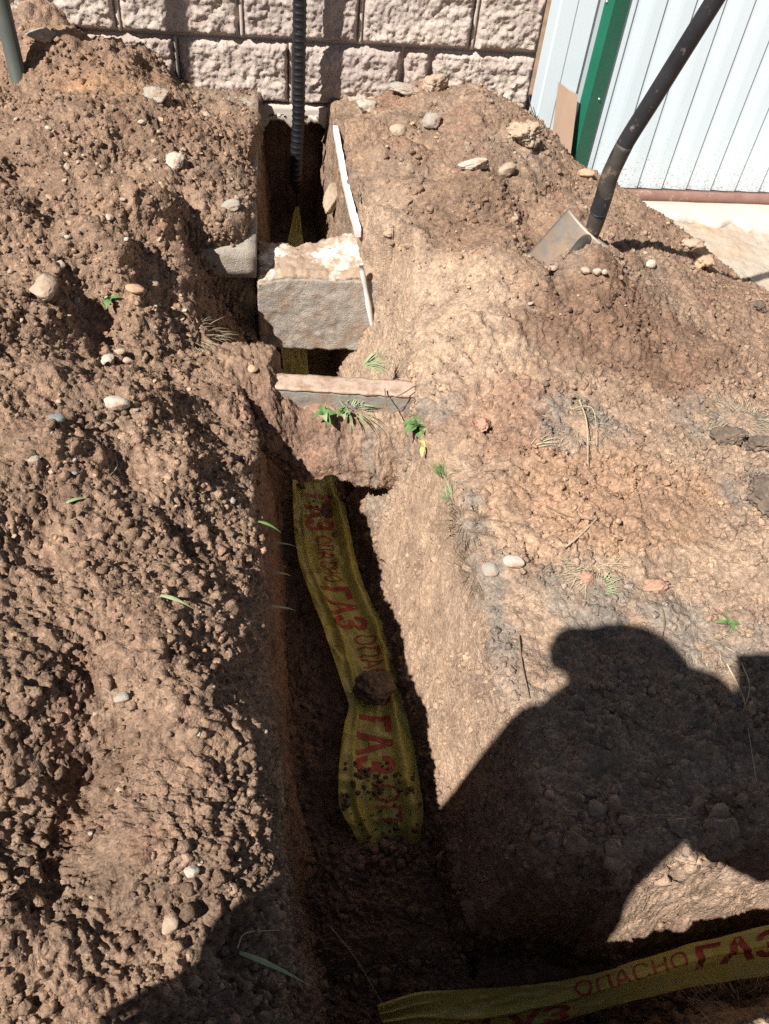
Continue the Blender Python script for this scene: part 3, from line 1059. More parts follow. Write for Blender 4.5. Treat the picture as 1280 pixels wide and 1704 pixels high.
tag(obj('soil_bridge', me, 'soil'), 'bank of reddish soil left standing under the curb stone', 'soil bank')

# ------------------------------------------------------------------ conduit, post
cond = empty('corrugated_conduit', (.578, -.12, -.24), 'black corrugated conduit rising out of the hole before the wall', 'conduit')
zz = np.arange(-.24, 1.7, .0028)
rr = .0215 + .0022 * (np.mod(zz, .0205) < .0062)
path = np.stack([np.interp(zz, [-.24, .03, .4, 1.7], [.573, .588, .591, .596]), np.full(len(zz), -.12), zz], -1)
end = zz < -.19
rr = np.where(end, rr * np.interp(zz, [-.24, -.19], [.35, 1]), rr)
path[:, 0] += np.where(end, np.interp(zz, [-.24, -.19], [.012, 0]), 0)
o = obj('sleeve', tube_mesh('sleeve', path, rr, 22), 'black_plastic', cond)
o.matrix_parent_inverse = Matrix.Translation((-.578, .12, .24))
o = obj('inner_pipe', tube_mesh('inner_pipe', spline([(.585, -.12, -.22), (.585, -.125, -.3), (.583, -.14, -.43)], 12), .006, 10), 'cable_black', cond)
o.matrix_parent_inverse = Matrix.Translation((-.578, .12, .24))
post = empty('fence_post', (-.253, -.39, .2), 'dark grey green metal post in the top left corner', 'post')
o = obj('post_tube', tube_mesh('post_tube', [(-.254, -.39, -.1), (-.25, -.39, .6), (-.243, -.39, 1.7)], .0235, 20), 'post_paint', post)
o.matrix_parent_inverse = Matrix.Translation((.253, .39, -.2))
o = obj('post_cap', tube_mesh('post_cap', [(-.243, -.39, 1.69), (-.243, -.39, 1.72)], [.027, .02], 20), 'post_paint', post)
o.matrix_parent_inverse = Matrix.Translation((.253, .39, -.2))

# ------------------------------------------------------------------ warning tapes
class Film:
    """a strip of film: rows of (left point, right point), wrinkled"""

    def __init__(self, rows, n, m, amp, seed, fold):
        L = spline([r[0] for r in rows], n)
        Rr = spline([r[1] for r in rows], n)
        v = np.linspace(0, 1, m)
        S = L[:, None] * (1 - v)[None, :, None] + Rr[:, None] * v[None, :, None]
        nn = grid_normals(S)
        nn *= np.where(nn[..., 2:3] < 0, -1, 1)
        s = np.concatenate([[0], np.cumsum(np.linalg.norm(np.diff((L + Rr) / 2, axis=0), axis=1))])
        U, Vv = np.meshgrid(s, v, indexing='ij')
        w = 1 - np.abs(vnoise(U * 17 + Vv * .6, Vv * 3.2 + U * 2, 0 * U, seed)) * 2 + .6 * (1 - np.abs(vnoise(U * 38, Vv * 7, 0 * U, seed + 1)) * 2)
        w2 = 1 - np.abs(vnoise(U * 14 + Vv * 4, Vv * 5 - U * 14, 0 * U, seed + 3)) * 2
        d = amp * (w * .55 + w2 * .35) + fold(U, Vv)
        self.S = S + nn * d[..., None]
        self.s, self.n, self.m = s, n, m
        self.N = grid_normals(self.S)
        self.N *= np.where(self.N[..., 2:3] < 0, -1, 1)

    def mesh(self, name, tear=None):
        Fq = grid_faces(self.n, self.m)
        if tear is not None:
            k = np.arange(self.n * self.m).reshape(self.n, self.m)
            keep = tear(np.arange(self.n)[:, None] / (self.n - 1), np.arange(self.m)[None, :] / (self.m - 1))
            Fq = Fq[keep[:-1, :-1].ravel()]
        return np_mesh(name, self.S.reshape(-1, 3), Fq)

    def at(self, u, v, off):
        fu = np.clip(np.interp(u, self.s, np.arange(self.n)), 0, self.n - 1.001)
        fv = np.clip(v * (self.m - 1), 0, self.m - 1.001)
        i, j = fu.astype(int), fv.astype(int)
        a, b = (fu - i)[:, None], (fv - j)[:, None]
        q = lambda A: (A[i, j] * (1 - a) + A[i + 1, j] * a) * (1 - b) + (A[i, j + 1] * (1 - a) + A[i + 1, j + 1] * a) * b
        return q(self.S) + q(self.N) * off


def text_on_film(film, text, u0, u1, v0, v1, parent, off=.0012, flip_v=False, flip_u=False, bold=.03, inv=None):
    cu = bpy.data.curves.new('lettering', 'FONT')
    cu.body = text
    cu.offset = bold
    cu.resolution_u = 3
    tmp = bpy.data.objects.new('lettering', cu)
    COL.objects.link(tmp)
    dg = bpy.context.evaluated_depsgraph_get()
    me = bpy.data.meshes.new_from_object(tmp.evaluated_get(dg))
    bpy.data.objects.remove(tmp)
    bm = bmesh.new()
    bm.from_mesh(me)
    bmesh.ops.triangulate(bm, faces=bm.faces[:])
    for _ in range(3):
        long = [e for e in bm.edges if e.calc_length() > .12]
        if long:
            bmesh.ops.subdivide_edges(bm, edges=long, cuts=1)
            bmesh.ops.triangulate(bm, faces=bm.faces[:])
    co = np.array([v.co[:] for v in bm.verts])
    tx = (co[:, 0] - co[:, 0].min()) / np.ptp(co[:, 0])
    ty = (co[:, 1] - co[:, 1].min()) / np.ptp(co[:, 1])
    if flip_u:
        tx = 1 - tx
    if flip_v:
        ty = 1 - ty
    Pn = film.at(u0 + (u1 - u0) * tx, v0 + (v1 - v0) * ty, off)
    for v, p in zip(bm.verts, Pn):
        v.co = p
    bm.to_mesh(me)
    bm.free()
    me.materials.clear()
    me.materials.append(MATS['print_red'])
    o = bpy.data.objects.new('lettering', me)
    link(o, parent)
    return o


ZT = -.435
rows = [((.580, -.125, -.29), (.592, -.125, -.29)), ((.56, -.22, -.33), (.60, -.24, -.33)), ((.535, -.36, -.37), (.615, -.36, -.37)), ((.52, -.5, -.37), (.61, -.5, -.37)), ((.51, -.8, -.38), (.60, -.8, -.38)),
        ((.52, -1.0, -.385), (.60, -1.0, -.385)), ((.525, -1.2, -.40), (.62, -1.2, -.40)), ((.54, -1.38, -.42), (.66, -1.38, -.42))]
for py, l, r in [(800, 487, 562), (850, 488, 575), (900, 491, 585), (950, 501, 597), (1000, 519, 617), (1040, 535, 641), (1100, 556, 662), (1150, 572, 668), (1178, 580, 673), (1210, 573, 681), (1250, 567, 690), (1300, 563, 698), (1345, 566, 704), (1385, 590, 700), (1430, 610, 690)]:
    zt = ZT - {1345: .014, 1385: .038, 1430: .09}.get(py, 0)
    a, b = pz(l, py, zt), pz(r, py, zt)
    rows.append((tuple(a), tuple(b)))


def fold1(U, Vv):
    left = .008 * sstep(.2, .02, Vv) * (1 + .5 * np.sin(U * 9))
    right = .020 * np.exp(-((Vv - .84 + .05 * np.sin(U * 7)) / .09) ** 2) * sstep(1.2, 1.5, U)
    mid = .010 * np.exp(-((Vv - .2 - .03 * np.sin(U * 11)) / .05) ** 2) * sstep(1.3, 1.5, U)
    return left + right + mid


film1 = Film(rows, 460, 48, .0085, 5, fold1)
tape1 = empty('warning_tape', (0, 0, 0), 'yellow gas warning tape lying along the bottom of the main trench', 'tape')


obj('film', film1.mesh('film'), 'yellow_film', tape1)
cy = film1.S[:, film1.m // 2, 1]
u_at = lambda Y: float(np.interp(-Y, -cy, film1.s))
for txt, ya, yb, v0, v1, bold in [('ГАЗ', -1.49, -1.625, .20, .74, .03), ('ОПАСНО', -1.645, -1.80, .36, .66, .0), ('ГАЗ', -1.815, -1.95, .22, .72, .03), ('ОПАСНО', -1.965, -2.16, .42, .76, .0),
                                  ('ГАЗ', -2.185, -2.325, .2, .72, .03), ('ОП', -2.345, -2.415, .42, .74, .0)]:
    text_on_film(film1, txt, u_at(ya), u_at(yb), v0, v1, tape1, bold=bold)

rows = [(pz(628, 1672, -.40), pz(640, 1722, -.41)), (pz(700, 1650, -.39), pz(700, 1718, -.42)), (pz(800, 1645, -.38), pz(800, 1722, -.42)), (pz(930, 1632, -.37), pz(930, 1700, -.41)),
        (pz(1040, 1605, -.36), pz(1040, 1668, -.40)), (pz(1160, 1568, -.35), pz(1160, 1640, -.39)), (pz(1290, 1536, -.34), pz(1290, 1622, -.38)), (pz(1420, 1500, -.34), pz(1420, 1605, -.38)), (pz(1600, 1470, -.34), pz(1600, 1600, -.38))]


def fold2(U, Vv):
    f = .012 * np.exp(-((Vv - .60 + .25 * sstep(.1, .5, U)) / .08) ** 2)
    pinch = .010 * np.sin(Vv * 26 + U * 6) * sstep(.16, 0, U)
    return f + pinch


film2 = Film(rows, 220, 40, .004, 15, fold2)
tape2 = empty('warning_tape', (0, 0, 0), 'yellow gas warning tape stretched across the bottom right corner', 'tape')
obj('film', film2.mesh('film'), 'yellow_film', tape2)


def ux(px, py):
    X = pz(px, py, -.37)[0]
    return float(np.interp(X, film2.S[:, film2.m // 2, 0], film2.s))


text_on_film(film2, 'ГАЗ', ux(1152, 1590), ux(1292, 1570), .62, .08, tape2, bold=.03)
text_on_film(film2, 'ОПАСНО', ux(950, 1610), ux(1136, 1590), .42, .10, tape2, bold=.0)
text_on_film(film2, 'ГАЗ', ux(805, 1670), ux(950, 1650), .58, .98, tape2, bold=.03)
text_on_film(film2, 'О', ux(765, 1690), ux(797, 1690), .66, .98, tape2, bold=.0)

# ------------------------------------------------------------------ shovel
shovel = empty('shovel', tuple(pY(985, 400, -1.1)), 'steel shovel with a black handle stuck in the right soil heap', 'shovel')
SHI = Matrix.Translation(shovel.location).inverted()
A, B, D = pz(945, 350, .215), pz(1012, 415, .17), pz(862, 440, .125)
eu, ev = B - A, D - A
nb = np.cross(eu, ev)
nb /= np.linalg.norm(nb)
if nb[2] < 0:
    nb = -nb
nu, nv = 30, 40
s, t = np.meshgrid(np.linspace(0, 1, nu), np.linspace(0, 1.6, nv))
wd = np.interp(t, [0, .05, .9, 1.3, 1.6], [1, 1.0, .96, .72, .1])
Sx = .5 + (s - .5) * wd
PBl = A + Sx[..., None] * eu + t[..., None] * ev + (nb * (.013 * ((2 * s - 1) ** 2 - .4) + .006 * (t - .5) ** 2)[..., None])
top = PBl.reshape(-1, 3)
bot = (PBl - nb * .0022).reshape(-1, 3)
Fq = grid_faces(nv, nu)
k = len(top)
i = np.arange(nu * nv).reshape(nv, nu)
ring = np.concatenate([i[0, :-1], i[:-1, -1], i[-1, :0:-1], i[:0:-1, 0]])
Fr = np.stack([ring, np.roll(ring, -1), np.roll(ring, -1) + k, ring + k], -1)
o = obj('blade', np_mesh('blade', np.vstack([top, bot]), np.vstack([Fq, Fq[:, ::-1] + k, Fr])), 'blade_steel', shovel)
o.matrix_parent_inverse = SHI
for s0, s1 in ((.02, .50), (.74, .98)):            # folded foot treads on the shoulders
    ss = np.linspace(s0, s1, 12)
    edge = A + ss[:, None] * eu + nb * (.013 * ((2 * ss - 1) ** 2 - .4))[:, None]
    back = -ev / np.linalg.norm(ev)
    q = np.stack([edge, edge + nb * .001 + back * .004, edge - nb * .012 + back * .006, edge - nb * .012 + back * .003], 1)
    o = obj('tread', np_mesh('tread', q.reshape(-1, 3), grid_faces(12, 4)), 'blade_steel', shovel)
    o.matrix_parent_inverse = SHI
m0 = A + .60 * eu + .75 * ev + nb * .004
m1 = A + .60 * eu + .25 * ev + nb * .012
h0 = pY(983, 392, -1.10)
h1 = pY(1004, 330, -1.115)
h2 = pY(1016, 290, -1.12)
h3 = pY(1040, 240, -1.13)
h9 = pY(1192, -4, -1.2)
dirn = (h9 - h3) / np.linalg.norm(h9 - h3)
sock = spline([m0, m1, h0, h1, h2, h3], 50)
o = obj('socket', tube_mesh('socket', sock, np.interp(np.linspace(0, 1, 50), [0, .3, .5, .8, 1], [.006, .017, .0225, .0225, .0215]), 22), 'socket_steel', shovel)
o.matrix_parent_inverse = SHI
tot = (1.0 - h3[2]) / dirn[2]
path = spline([h0 * .35 + h1 * .65, h1, h2, h3] + [h3 + dirn * (tot * k) for k in (.2, .4, .6, .8, 1)], 60)
o = obj('handle', tube_mesh('handle', path, np.interp(np.linspace(0, 1, 60), [0, .3, 1], [.0238, .0215, .0185]), 22), 'handle_black', shovel)
o.matrix_parent_inverse = SHI
tp = h3 + dirn * tot
sd = np.array([.95, .3, 0.])
sd /= np.linalg.norm(sd)
loop = [tp, tp + dirn * .03 + sd * .03, tp + dirn * .07 + sd * .055, tp + dirn * .11 + sd * .05, tp + dirn * .118, tp + dirn * .11 - sd * .05, tp + dirn * .07 - sd * .055, tp + dirn * .03 - sd * .03, tp]
o = obj('grip', tube_mesh('grip', spline(loop, 50), .014, 14), 'handle_black', shovel)
o.matrix_parent_inverse = SHI


# ------------------------------------------------------------------ stones and clods
def stone_mesh(name, seed, sub=3, angular=.5, rough=.12):
    bm = bmesh.new()
    bmesh.ops.create_icosphere(bm, subdivisions=sub, radius=1)
    Pv = np.array([v.co[:] for v in bm.verts])
    rs = np.random.default_rng(seed)
    r = np.ones(len(Pv))
    for _ in range(9):                            # flat faces knocked off a round stone
        n = rs.normal(size=3)
        n /= np.linalg.norm(n)
        h = rs.uniform(.52, .9)
        d = Pv @ n
        cut = np.where(d > h * 1e-9, h / np.maximum(d, 1e-6), 9)
        r = np.minimum(r, np.where(cut < 1, 1 + (cut - 1) * angular, 1))
    r = r * (1 + .16 * fbm(Pv[:, 0] + seed, Pv[:, 1], Pv[:, 2], 1.1, 2, seed) + rough * fbm(Pv[:, 0], Pv[:, 1] + seed, Pv[:, 2], 2.6, 5, seed + 1, .75))
    for v, p in zip(bm.verts, Pv * r[:, None]):
        v.co = p
    me = bpy.data.meshes.new(name)
    bm.to_mesh(me)
    bm.free()
    me.polygons.foreach_set('use_smooth', np.full(len(me.polygons), True))
    return me


def put_stone(name, px, py, w, h, material, label, cat='stone', group=None, sink=.35, angular=.5, rough=.12, seed=0, flat=.7, z=None):
    if z is None:
        q, dist = hit(px, py)
    else:
        q = pz(px, py, z)
        dist = float((q - CC) @ CF)
    sx = w * dist / F_PX / 2
    sy = h * dist / F_PX / 2 * 1.1
    sz = min(sx, sy) * flat
    me = stone_mesh(name, seed or int(px * 7 + py), 5 if max(w, h) > 45 else 4, angular, rough)
    co = np.zeros(len(me.vertices) * 3, np.float32)
    me.vertices.foreach_get('co', co)
    co = co.reshape(-1, 3) * np.array([sx, sy, sz], np.float32)
    me.vertices.foreach_set('co', co.ravel())
    me.update()
    o = obj(name, me, material)
    o.rotation_euler = (random.uniform(-.25, .25), random.uniform(-.25, .25), random.uniform(-.35, .35))
    o.location = (q[0], q[1], q[2] + sz * (1 - 2 * sink) + .006)
    return tag(o, label, cat, group)


STONES = [
    ('stone', 197, 678, 46, 32, 'rock_white', 'pale flat stone on the left heap, largest of its middle part', .45, .5),
    ('stone', 96, 700, 27, 20, 'rock_blue', 'blue grey stone left of the pale flat stone', .5, .3),
    ('stone', 182, 607, 24, 28, 'rock_white', 'whitish angular stone with two pebbles behind it on the left heap', .3, .7),
    ('stone', 200, 589, 20, 13, 'rock_tan', 'small cream stone just behind the whitish angular stone', .4, .2),
    ('stone', 214, 604, 18, 11, 'rock_tan', 'small cream stone right of the whitish angular stone', .4, .2),
    ('stone', 76, 488, 46, 54, 'rock_tan', 'large angular tan stone with a dark hollow right of it', .3, .8),
    ('stone', 226, 484, 32, 18, 'rock_orange', 'smooth orange stone lying on the left heap', .5, .1),
    ('stone', 252, 476, 26, 18, 'rock_grey', 'grey round stone beside the smooth orange stone', .5, .1),
    ('stone', 60, 771, 22, 18, 'rock_grey', 'small grey stone below the blue grey stone', .35, .5),
    ('stone', 100, 447, 24, 18, 'rock_white', 'whitish crumbly stone above the large angular tan stone', .35, .6),
    ('concrete_lump', 258, 162, 54, 40, 'rock_grey', 'grey crumbly concrete lump on the left heap below the wall', .5, .5),
    ('concrete_lump', 293, 272, 32, 42, 'rock_white', 'white crumbly mortar lump on the upper left heap', .45, .7),
    ('stone', 183, 366, 13, 20, 'rock_white', 'narrow white pebble upright on the upper left heap', .4, .2),
    ('concrete_lump', 384, 345, 34, 22, 'rock_grey', 'grey rubble lump near the left edge of the hole', .5, .6),
    ('stone', 320, 1455, 26, 24, 'rock_white', 'white stone near the bottom of the left heap', .35, .5),
    ('stone', 284, 1540, 32, 36, 'rock_tan', 'pale rounded stone at the edge of the shadow, lower left', .4, .2),
    ('stone', 205, 1166, 26, 22, 'rock_grey', 'greyish stone halfway down the left heap', .4, .5),
    ('stone', 437, 1222, 18, 11, 'rock_white', 'small white chip on the shaded side of the left heap', .3, .5),
    ('concrete_lump', 70, 66, 50, 30, 'rock_grey', 'greenish grey rubble lump on top of the left heap by the post', .35, .7),
    
    ('stone', 663, 222, 29, 25, 'rock_tan', 'round beige pebble on the right heap below the wall', .35, .05),
    ('concrete_lump', 717, 206, 36, 32, 'rock_grey', 'grey green crumbly lump right of the round beige pebble', .4, .5),
    ('concrete_lump', 612, 182, 40, 30, 'rock_white', 'white mortar lump by the upper end of the white strip', .45, .5),
    ('concrete_lump', 672, 152, 62, 24, 'rock_grey', 'long grey concrete lump against the wall base', .45, .6),
    ('concrete_lump', 722, 146, 46, 42, 'rock_tan', 'tan concrete lump leaning against the wall base', .4, .5),
    ('concrete_lump', 793, 277, 64, 27, 'rock_white', 'greyish white broken concrete chunk in the middle of the right heap', .4, .8),
    ('stone', 844, 285, 34, 36, 'rock_tan', 'cream lump right of the broken concrete chunk', .5, .5),
    ('clod', 872, 228, 62, 52, 'rock_tan', 'large rounded earthy lump near the end of the wall', .4, .5),
    ('stone', 854, 366, 18, 18, 'rock_tan', 'small light pebble on the slope left of the shovel', .4, .3),
    ('stone', 975, 292, 28, 17, 'rock_orange', 'oval beige stone below the green trim', .4, .1),
    ('stone', 973, 455, 18, 15, 'rock_tan', 'leftmost of three small pebbles at the foot of the shovel', .4, .1),
    ('stone', 993, 456, 15, 15, 'rock_white', 'middle of three small pebbles at the foot of the shovel', .4, .1),
    ('stone', 1005, 457, 12, 13, 'rock_white', 'rightmost of three small pebbles at the foot of the shovel', .4, .1),
    ('stone', 853, 937, 36, 22, 'rock_white', 'cream white stone on the trodden ground right of the trench', .55, .2),
    ('stone', 817, 950, 34, 26, 'rock_grey', 'grey flat stone left of the cream white stone', .65, .2),
    ('clod', 1090, 978, 44, 26, 'rock_red', 'flat brick red clod above the photographer shadow', .6, .5),
    ('clod', 977, 965, 34, 26, 'rock_red', 'red clod beside a green grass tuft', .6, .5),
    ('clod', 803, 708, 28, 40, 'rock_red', 'squarish pinkish clod behind the green weed', .45, .8),
    ('stone', 1082, 443, 22, 15, 'rock_white', 'white pebble above the handle shadow', .4, .2),
    ('concrete_lump', 1205, 425, 26, 34, 'rock_grey', 'grey rubble lump standing on the broken pavement', .35, .6),
    ('clod', 1165, 435, 40, 44, 'rock_orange', 'brown clod at the right end of the right heap', .35, .6),
    ('clod', 1150, 412, 42, 30, 'rock_tan', 'sandy clod on top of the right end of the right heap', .4, .6),
    ('clod', 1212, 728, 56, 40, 'clod_dark', 'dark torn clod with dry grass behind it, left one at the right edge', .4, .6),
    ('clod', 1264, 742, 66, 38, 'clod_dark', 'dark torn clod touching the right edge below the dry grass', .4, .6),
    ('clod', 1270, 828, 74, 70, 'clod_dark', 'dark crumbly clod at the right edge, lowest of the three', .35, .4),
    ('clod', 1260, 512, 34, 24, 'clod_dark', 'small dark clod by the broken pavement', .45, .5),
    ('stone', 920, 510 - 60, 20, 12, 'rock_tan', 'small tan pebble in front of the shovel blade', .4, .2),
]
for nm, px, py, w, h, m, lab, sink, ang in STONES:
    put_stone(nm, px, py, w, h, m, lab, 'lump' if nm == 'concrete_lump' else nm, None, sink, min(1, ang * .6 + .45), .62 if nm == 'clod' else .32 if nm != 'stone' else .11)
# clod lying on the tape
put_stone('clod', 622, 1150, 70, 54, 'clod_dark', 'dark soil clod lying on the yellow tape in the trench', 'clod', None, .2, .3, .5, 77, .6, -.42)
put_stone('stone', 422, 619, 18, 14, 'rock_orange', 'pinkish pebble at the left end of the curb stone', 'stone', None, .3, .6, .1, 79, .7, .018)
# rock in the side of the hole
put_stone('stone', 556, 330, 34, 84, 'rock_tan', 'sunlit tan rock in the right side of the hole', 'stone', None, .5, .6, .15, 78, .8, -.08)

pm = [stone_mesh('pebble', 900 + k, 3, .95, .2) for k in range(8)]


def pebbles(n, box, mats, label, group, smin_, smax_, avoid=None):
    k = 0
    tries = 0
    while k < n and tries < n * 12:
        tries += 1
        px, py = random.uniform(box[0], box[1]), random.uniform(box[2], box[3])
        if avoid and avoid(px, py):
            continue
        q, dist = hit(px, py)
        if dist > 4.5:
            continue
        me = pm[random.randrange(8)]
        r = random.uniform(smin_, smax_) * dist / F_PX / 2 / .012
        o = bpy.data.objects.new('pebble', me)
        o.data = me
        o.location = (q[0], q[1], q[2] - .001 + .002 * random.random())
        o.scale = (r * random.uniform(.9, 1.4), r * random.uniform(.8, 1.1), r * random.uniform(.45, .75))
        o.rotation_euler = (random.uniform(-.5, .5), random.uniform(-.5, .5), random.uniform(0, 6.3))
        link(o)
        if o.material_slots:
            o.material_slots[0].link = 'OBJECT'
            o.material_slots[0].material = MATS[random.choice(mats)]
        tag(o, label, 'pebble', group)
        k += 1


for m in pm:
    m.transform(Matrix.Scale(.012, 4))
    m.materials.append(MATS['rock_tan'])
pebbles(85, (5, 410, 190, 560), ['rock_tan', 'rock_white', 'rock_tan', 'rock_orange', 'rock_tan'], 'small pebble strewn over the upper left soil heap', 'pebbles on the upper left heap', 6, 13)
pebbles(28, (5, 400, 590, 1000), ['rock_tan', 'rock_grey', 'rock_orange'], 'small pebble strewn over the middle of the left soil heap', 'pebbles on the middle left heap', 6, 12)
pebbles(12, (20, 380, 1000, 1600), ['rock_tan', 'rock_white'], 'small pebble strewn over the lower left soil heap', 'pebbles on the lower left heap', 6, 12)
pebbles(34, (620, 1160, 200, 560), ['rock_tan', 'rock_tan', 'rock_orange', 'rock_tan'], 'small pebble strewn over the right soil heap', 'pebbles on the right heap', 5, 10)
pebbles(20, (780, 1270, 620, 1040), ['rock_tan', 'rock_orange', 'rock_tan', 'clod_brown'], 'small pebble on the trodden ground right of the trench', 'pebbles on the trodden ground', 5, 10)

# ------------------------------------------------------------------ crumbs of soil, too many to count
ico = bmesh.new()
bmesh.ops.create_icosphere(ico, subdivisions=2, radius=1)
IV = np.array([v.co[:] for v in ico.verts])
IF = np.array([[v.index for v in f.verts] for f in ico.faces])
ico.free()
NI = len(IV)
IVAR = []
for k in range(24):                               # two dozen shapes of crumb
    q = IV * (1 + .45 * fbm(IV[:, 0] + k * 5, IV[:, 1], IV[:, 2], 1.3, 2, k)[:, None] + .5 * fbm(IV[:, 0], IV[:, 1] + k * 5, IV[:, 2], 3.2, 2, k + 50)[:, None])
    IVAR.append(q * np.random.default_rng(k).uniform(.7, 1.15, 3))
IVAR = np.array(IVAR)
IANG = []
for k in range(24):                               # and two dozen broken, sharp-edged clods
    rs = np.random.default_rng(300 + k)
    q = IV * rs.uniform(.75, 1.2, 3)
    for _ in range(7):
        n_ = rs.normal(size=3)
        n_ /= np.linalg.norm(n_)
        h_ = rs.uniform(.45, .8)
        dd = q @ n_
        q = q - np.where(dd > h_, dd - h_, 0)[:, None] * n_
    IANG.append(q * (1 + .10 * rs.normal(size=(NI, 1))))
IANG = np.array(IANG)
FLAT = PD.reshape(-1, 3)
FCOL = SC.reshape(-1, 3)
du = np.linalg.norm(np.gradient(PD, axis=1), axis=-1)
dv = np.linalg.norm(np.gradient(PD, axis=0), axis=-1)
AREA = (np.minimum(du, .03) * np.minimum(dv, .03)).ravel()
ppx, ppy, ppw = to_px(FLAT[:, 0], FLAT[:, 1], FLAT[:, 2])
INV = (ppx > -120) & (ppx < 1400) & (ppy > -60) & (ppy < 1820) & (ppw > .3)


def crumbs(name, parent, mask, n, r0, r1, bright=1.0, shapes=None):
    pr = AREA * mask * INV * (.15 + CFG.ravel()) * sstep(-.3, .4, fbm(FLAT[:, 0], FLAT[:, 1], 0 * FLAT[:, 0], 8, 3, 91) + .2)
    pr = pr / pr.sum()
    idx = RNG.choice(len(FLAT), n, replace=False, p=pr)
    r = r0 * (r1 / r0) ** (RNG.random(n) ** 2.2)
    V = (IVAR if shapes is None else shapes)[RNG.integers(0, 24, n)] * r[:, None, None]
    a = RNG.uniform(0, 2 * np.pi, n)
    ca, sa = np.cos(a)[:, None], np.sin(a)[:, None]
    V = np.stack([V[..., 0] * ca - V[..., 1] * sa, V[..., 0] * sa + V[..., 1] * ca, V[..., 2]], -1)
    V = V + FLAT[idx][:, None] + np.array([0, 0, .12]) * r[:, None, None]
    Fc = IF[None] + (np.arange(n) * NI)[:, None, None]
    me = np_mesh(name, V.reshape(-1, 3), Fc.reshape(-1, 3), True)
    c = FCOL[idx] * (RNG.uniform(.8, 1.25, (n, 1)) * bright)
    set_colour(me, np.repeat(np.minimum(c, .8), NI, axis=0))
    return tag(obj(name, me, 'soil', parent), kind='stuff')


gxm = P.reshape(-1, 3)
_rx = np.interp(gxm[:, 1], TY, TXL) - .05
lm_ = gxm[:, 0] < _rx
floor_ = (gxm[:, 2] < -.36)
right_ = (gxm[:, 0] > .8) & ~floor_
crumbs('soil_crumbs', heap_l, lm_, 7000, .002, .0095)
crumbs('soil_clods', heap_l, lm_, 1500, .003, .013, 1.1, IANG)
crumbs('soil_clods', heap_r, right_ & (gxm[:, 1] > -1.6), 600, .003, .012, 1.05, IANG)
crumbs('soil_clods', ground, right_ & (gxm[:, 1] <= -1.5) & (gxm[:, 1] > -2.62), 600, .003, .011, 1.0, IANG)
crumbs('soil_clods', ground, floor_, 350, .005, .022, 1.0, IANG)
crumbs('soil_crumbs', ground, floor_ & (gxm[:, 1] > -2.52) & (gxm[:, 1] < -2.36) & (gxm[:, 0] > .6) & (gxm[:, 0] < .82), 260, .004, .014)
lip_ = (gxm[:, 0] > .82) & (gxm[:, 1] > -2.69) & (gxm[:, 1] < -2.585) & (gxm[:, 2] > -.16)
crumbs('soil_clods', ground, lip_, 260, .004, .024, .95, IANG)
kk = RNG.choice(int(film1.n * .22), 170)
pts_ = film1.S[film1.n - 1 - np.minimum(kk, 10 + kk // 2 + 14), RNG.integers(2, film1.m - 2, 170)]
rr_ = .0015 * (5 ** RNG.random(170))
Vt = IANG[RNG.integers(0, 24, 170)] * rr_[:, None, None] + pts_[:, None] + np.array([0, 0, .5]) * rr_[:, None, None]
me = np_mesh('soil_crumbs', Vt.reshape(-1, 3), (IF[None] + (np.arange(170) * NI)[:, None, None]).reshape(-1, 3))
set_colour(me, np.tile(np.array([.24, .16, .115]), (170 * NI, 1)))
tag(obj('soil_crumbs', me, 'soil', ground), kind='stuff')
wall_ = (gxm[:, 0] > .70) & (gxm[:, 0] < .93) & (gxm[:, 1] < -1.66) & (gxm[:, 1] > -2.6) & (gxm[:, 2] > -.42)
crumbs('soil_crumbs', ground, wall_, 900, .0015, .007)
crumbs('soil_crumbs', heap_r, right_ & (gxm[:, 1] > -1.6), 3000, .0022, .010)
crumbs('soil_crumbs', ground, right_ & (gxm[:, 1] <= -1.5) & (gxm[:, 1] > -2.62), 2600, .0018, .009)
crumbs('soil_crumbs', ground, floor_, 1400, .003, .013)

# ------------------------------------------------------------------ plants, stalks and twigs
def blade_strip(base, d, length, width, droop, n=8):
    d = np.array(d, float)
    d /= np.linalg.norm(d)
    t = np.linspace(0, 1, n)
    c = np.array(base) + t[:, None] * d * length - np.array([0, 0, 1]) * (droop * length * t ** 2)[:, None]
    sd = np.cross(d, [0, 0, 1])
    sd /= np.linalg.norm(sd) + 1e-9
    w = width * np.interp(t, [0, .3, 1], [.6, 1, .06])[:, None]
    up = np.array([0, 0, 1])
    V = np.stack([c - sd * w, c + up * w * .25, c + sd * w], 1).reshape(-1, 3)
    return V, grid_faces(n, 3)


def join(parts):
    Vs, Fs, k = [], [], 0
    for V, Fq in parts:
        Vs.append(V)
        Fs.append(Fq + k)
        k += len(V)
    return np.vstack(Vs), np.vstack(Fs)


def tuft(px, py, n, length, width, material, label, spread=1.0, lean=(0, 0), name='grass_tuft', cat='grass', rad=.015, up=.9, lift=0, z=None):
    q = hit(px, py)[0] if z is None else pz(px, py, z)
    q = q + np.array([0, 0, lift])
    parts = []
    for _ in range(n):
        a = random.uniform(0, 2 * math.pi)
        rr = rad * math.sqrt(random.random())
        b = q + np.array([rr * math.cos(a), rr * math.sin(a), -.002])
        a2 = a + random.uniform(-.8, .8)
        d = (spread * math.cos(a2) + lean[0], spread * math.sin(a2) + lean[1], up * random.uniform(.4, 1.2))
        parts.append(blade_strip(b, d, length * random.uniform(.5, 1.1), width, random.uniform(.1, .7)))
    V, Fq = join(parts)
    o = obj(name, np_mesh(name, V - q, Fq), material, None, tuple(q))
    return tag(o, label, cat)


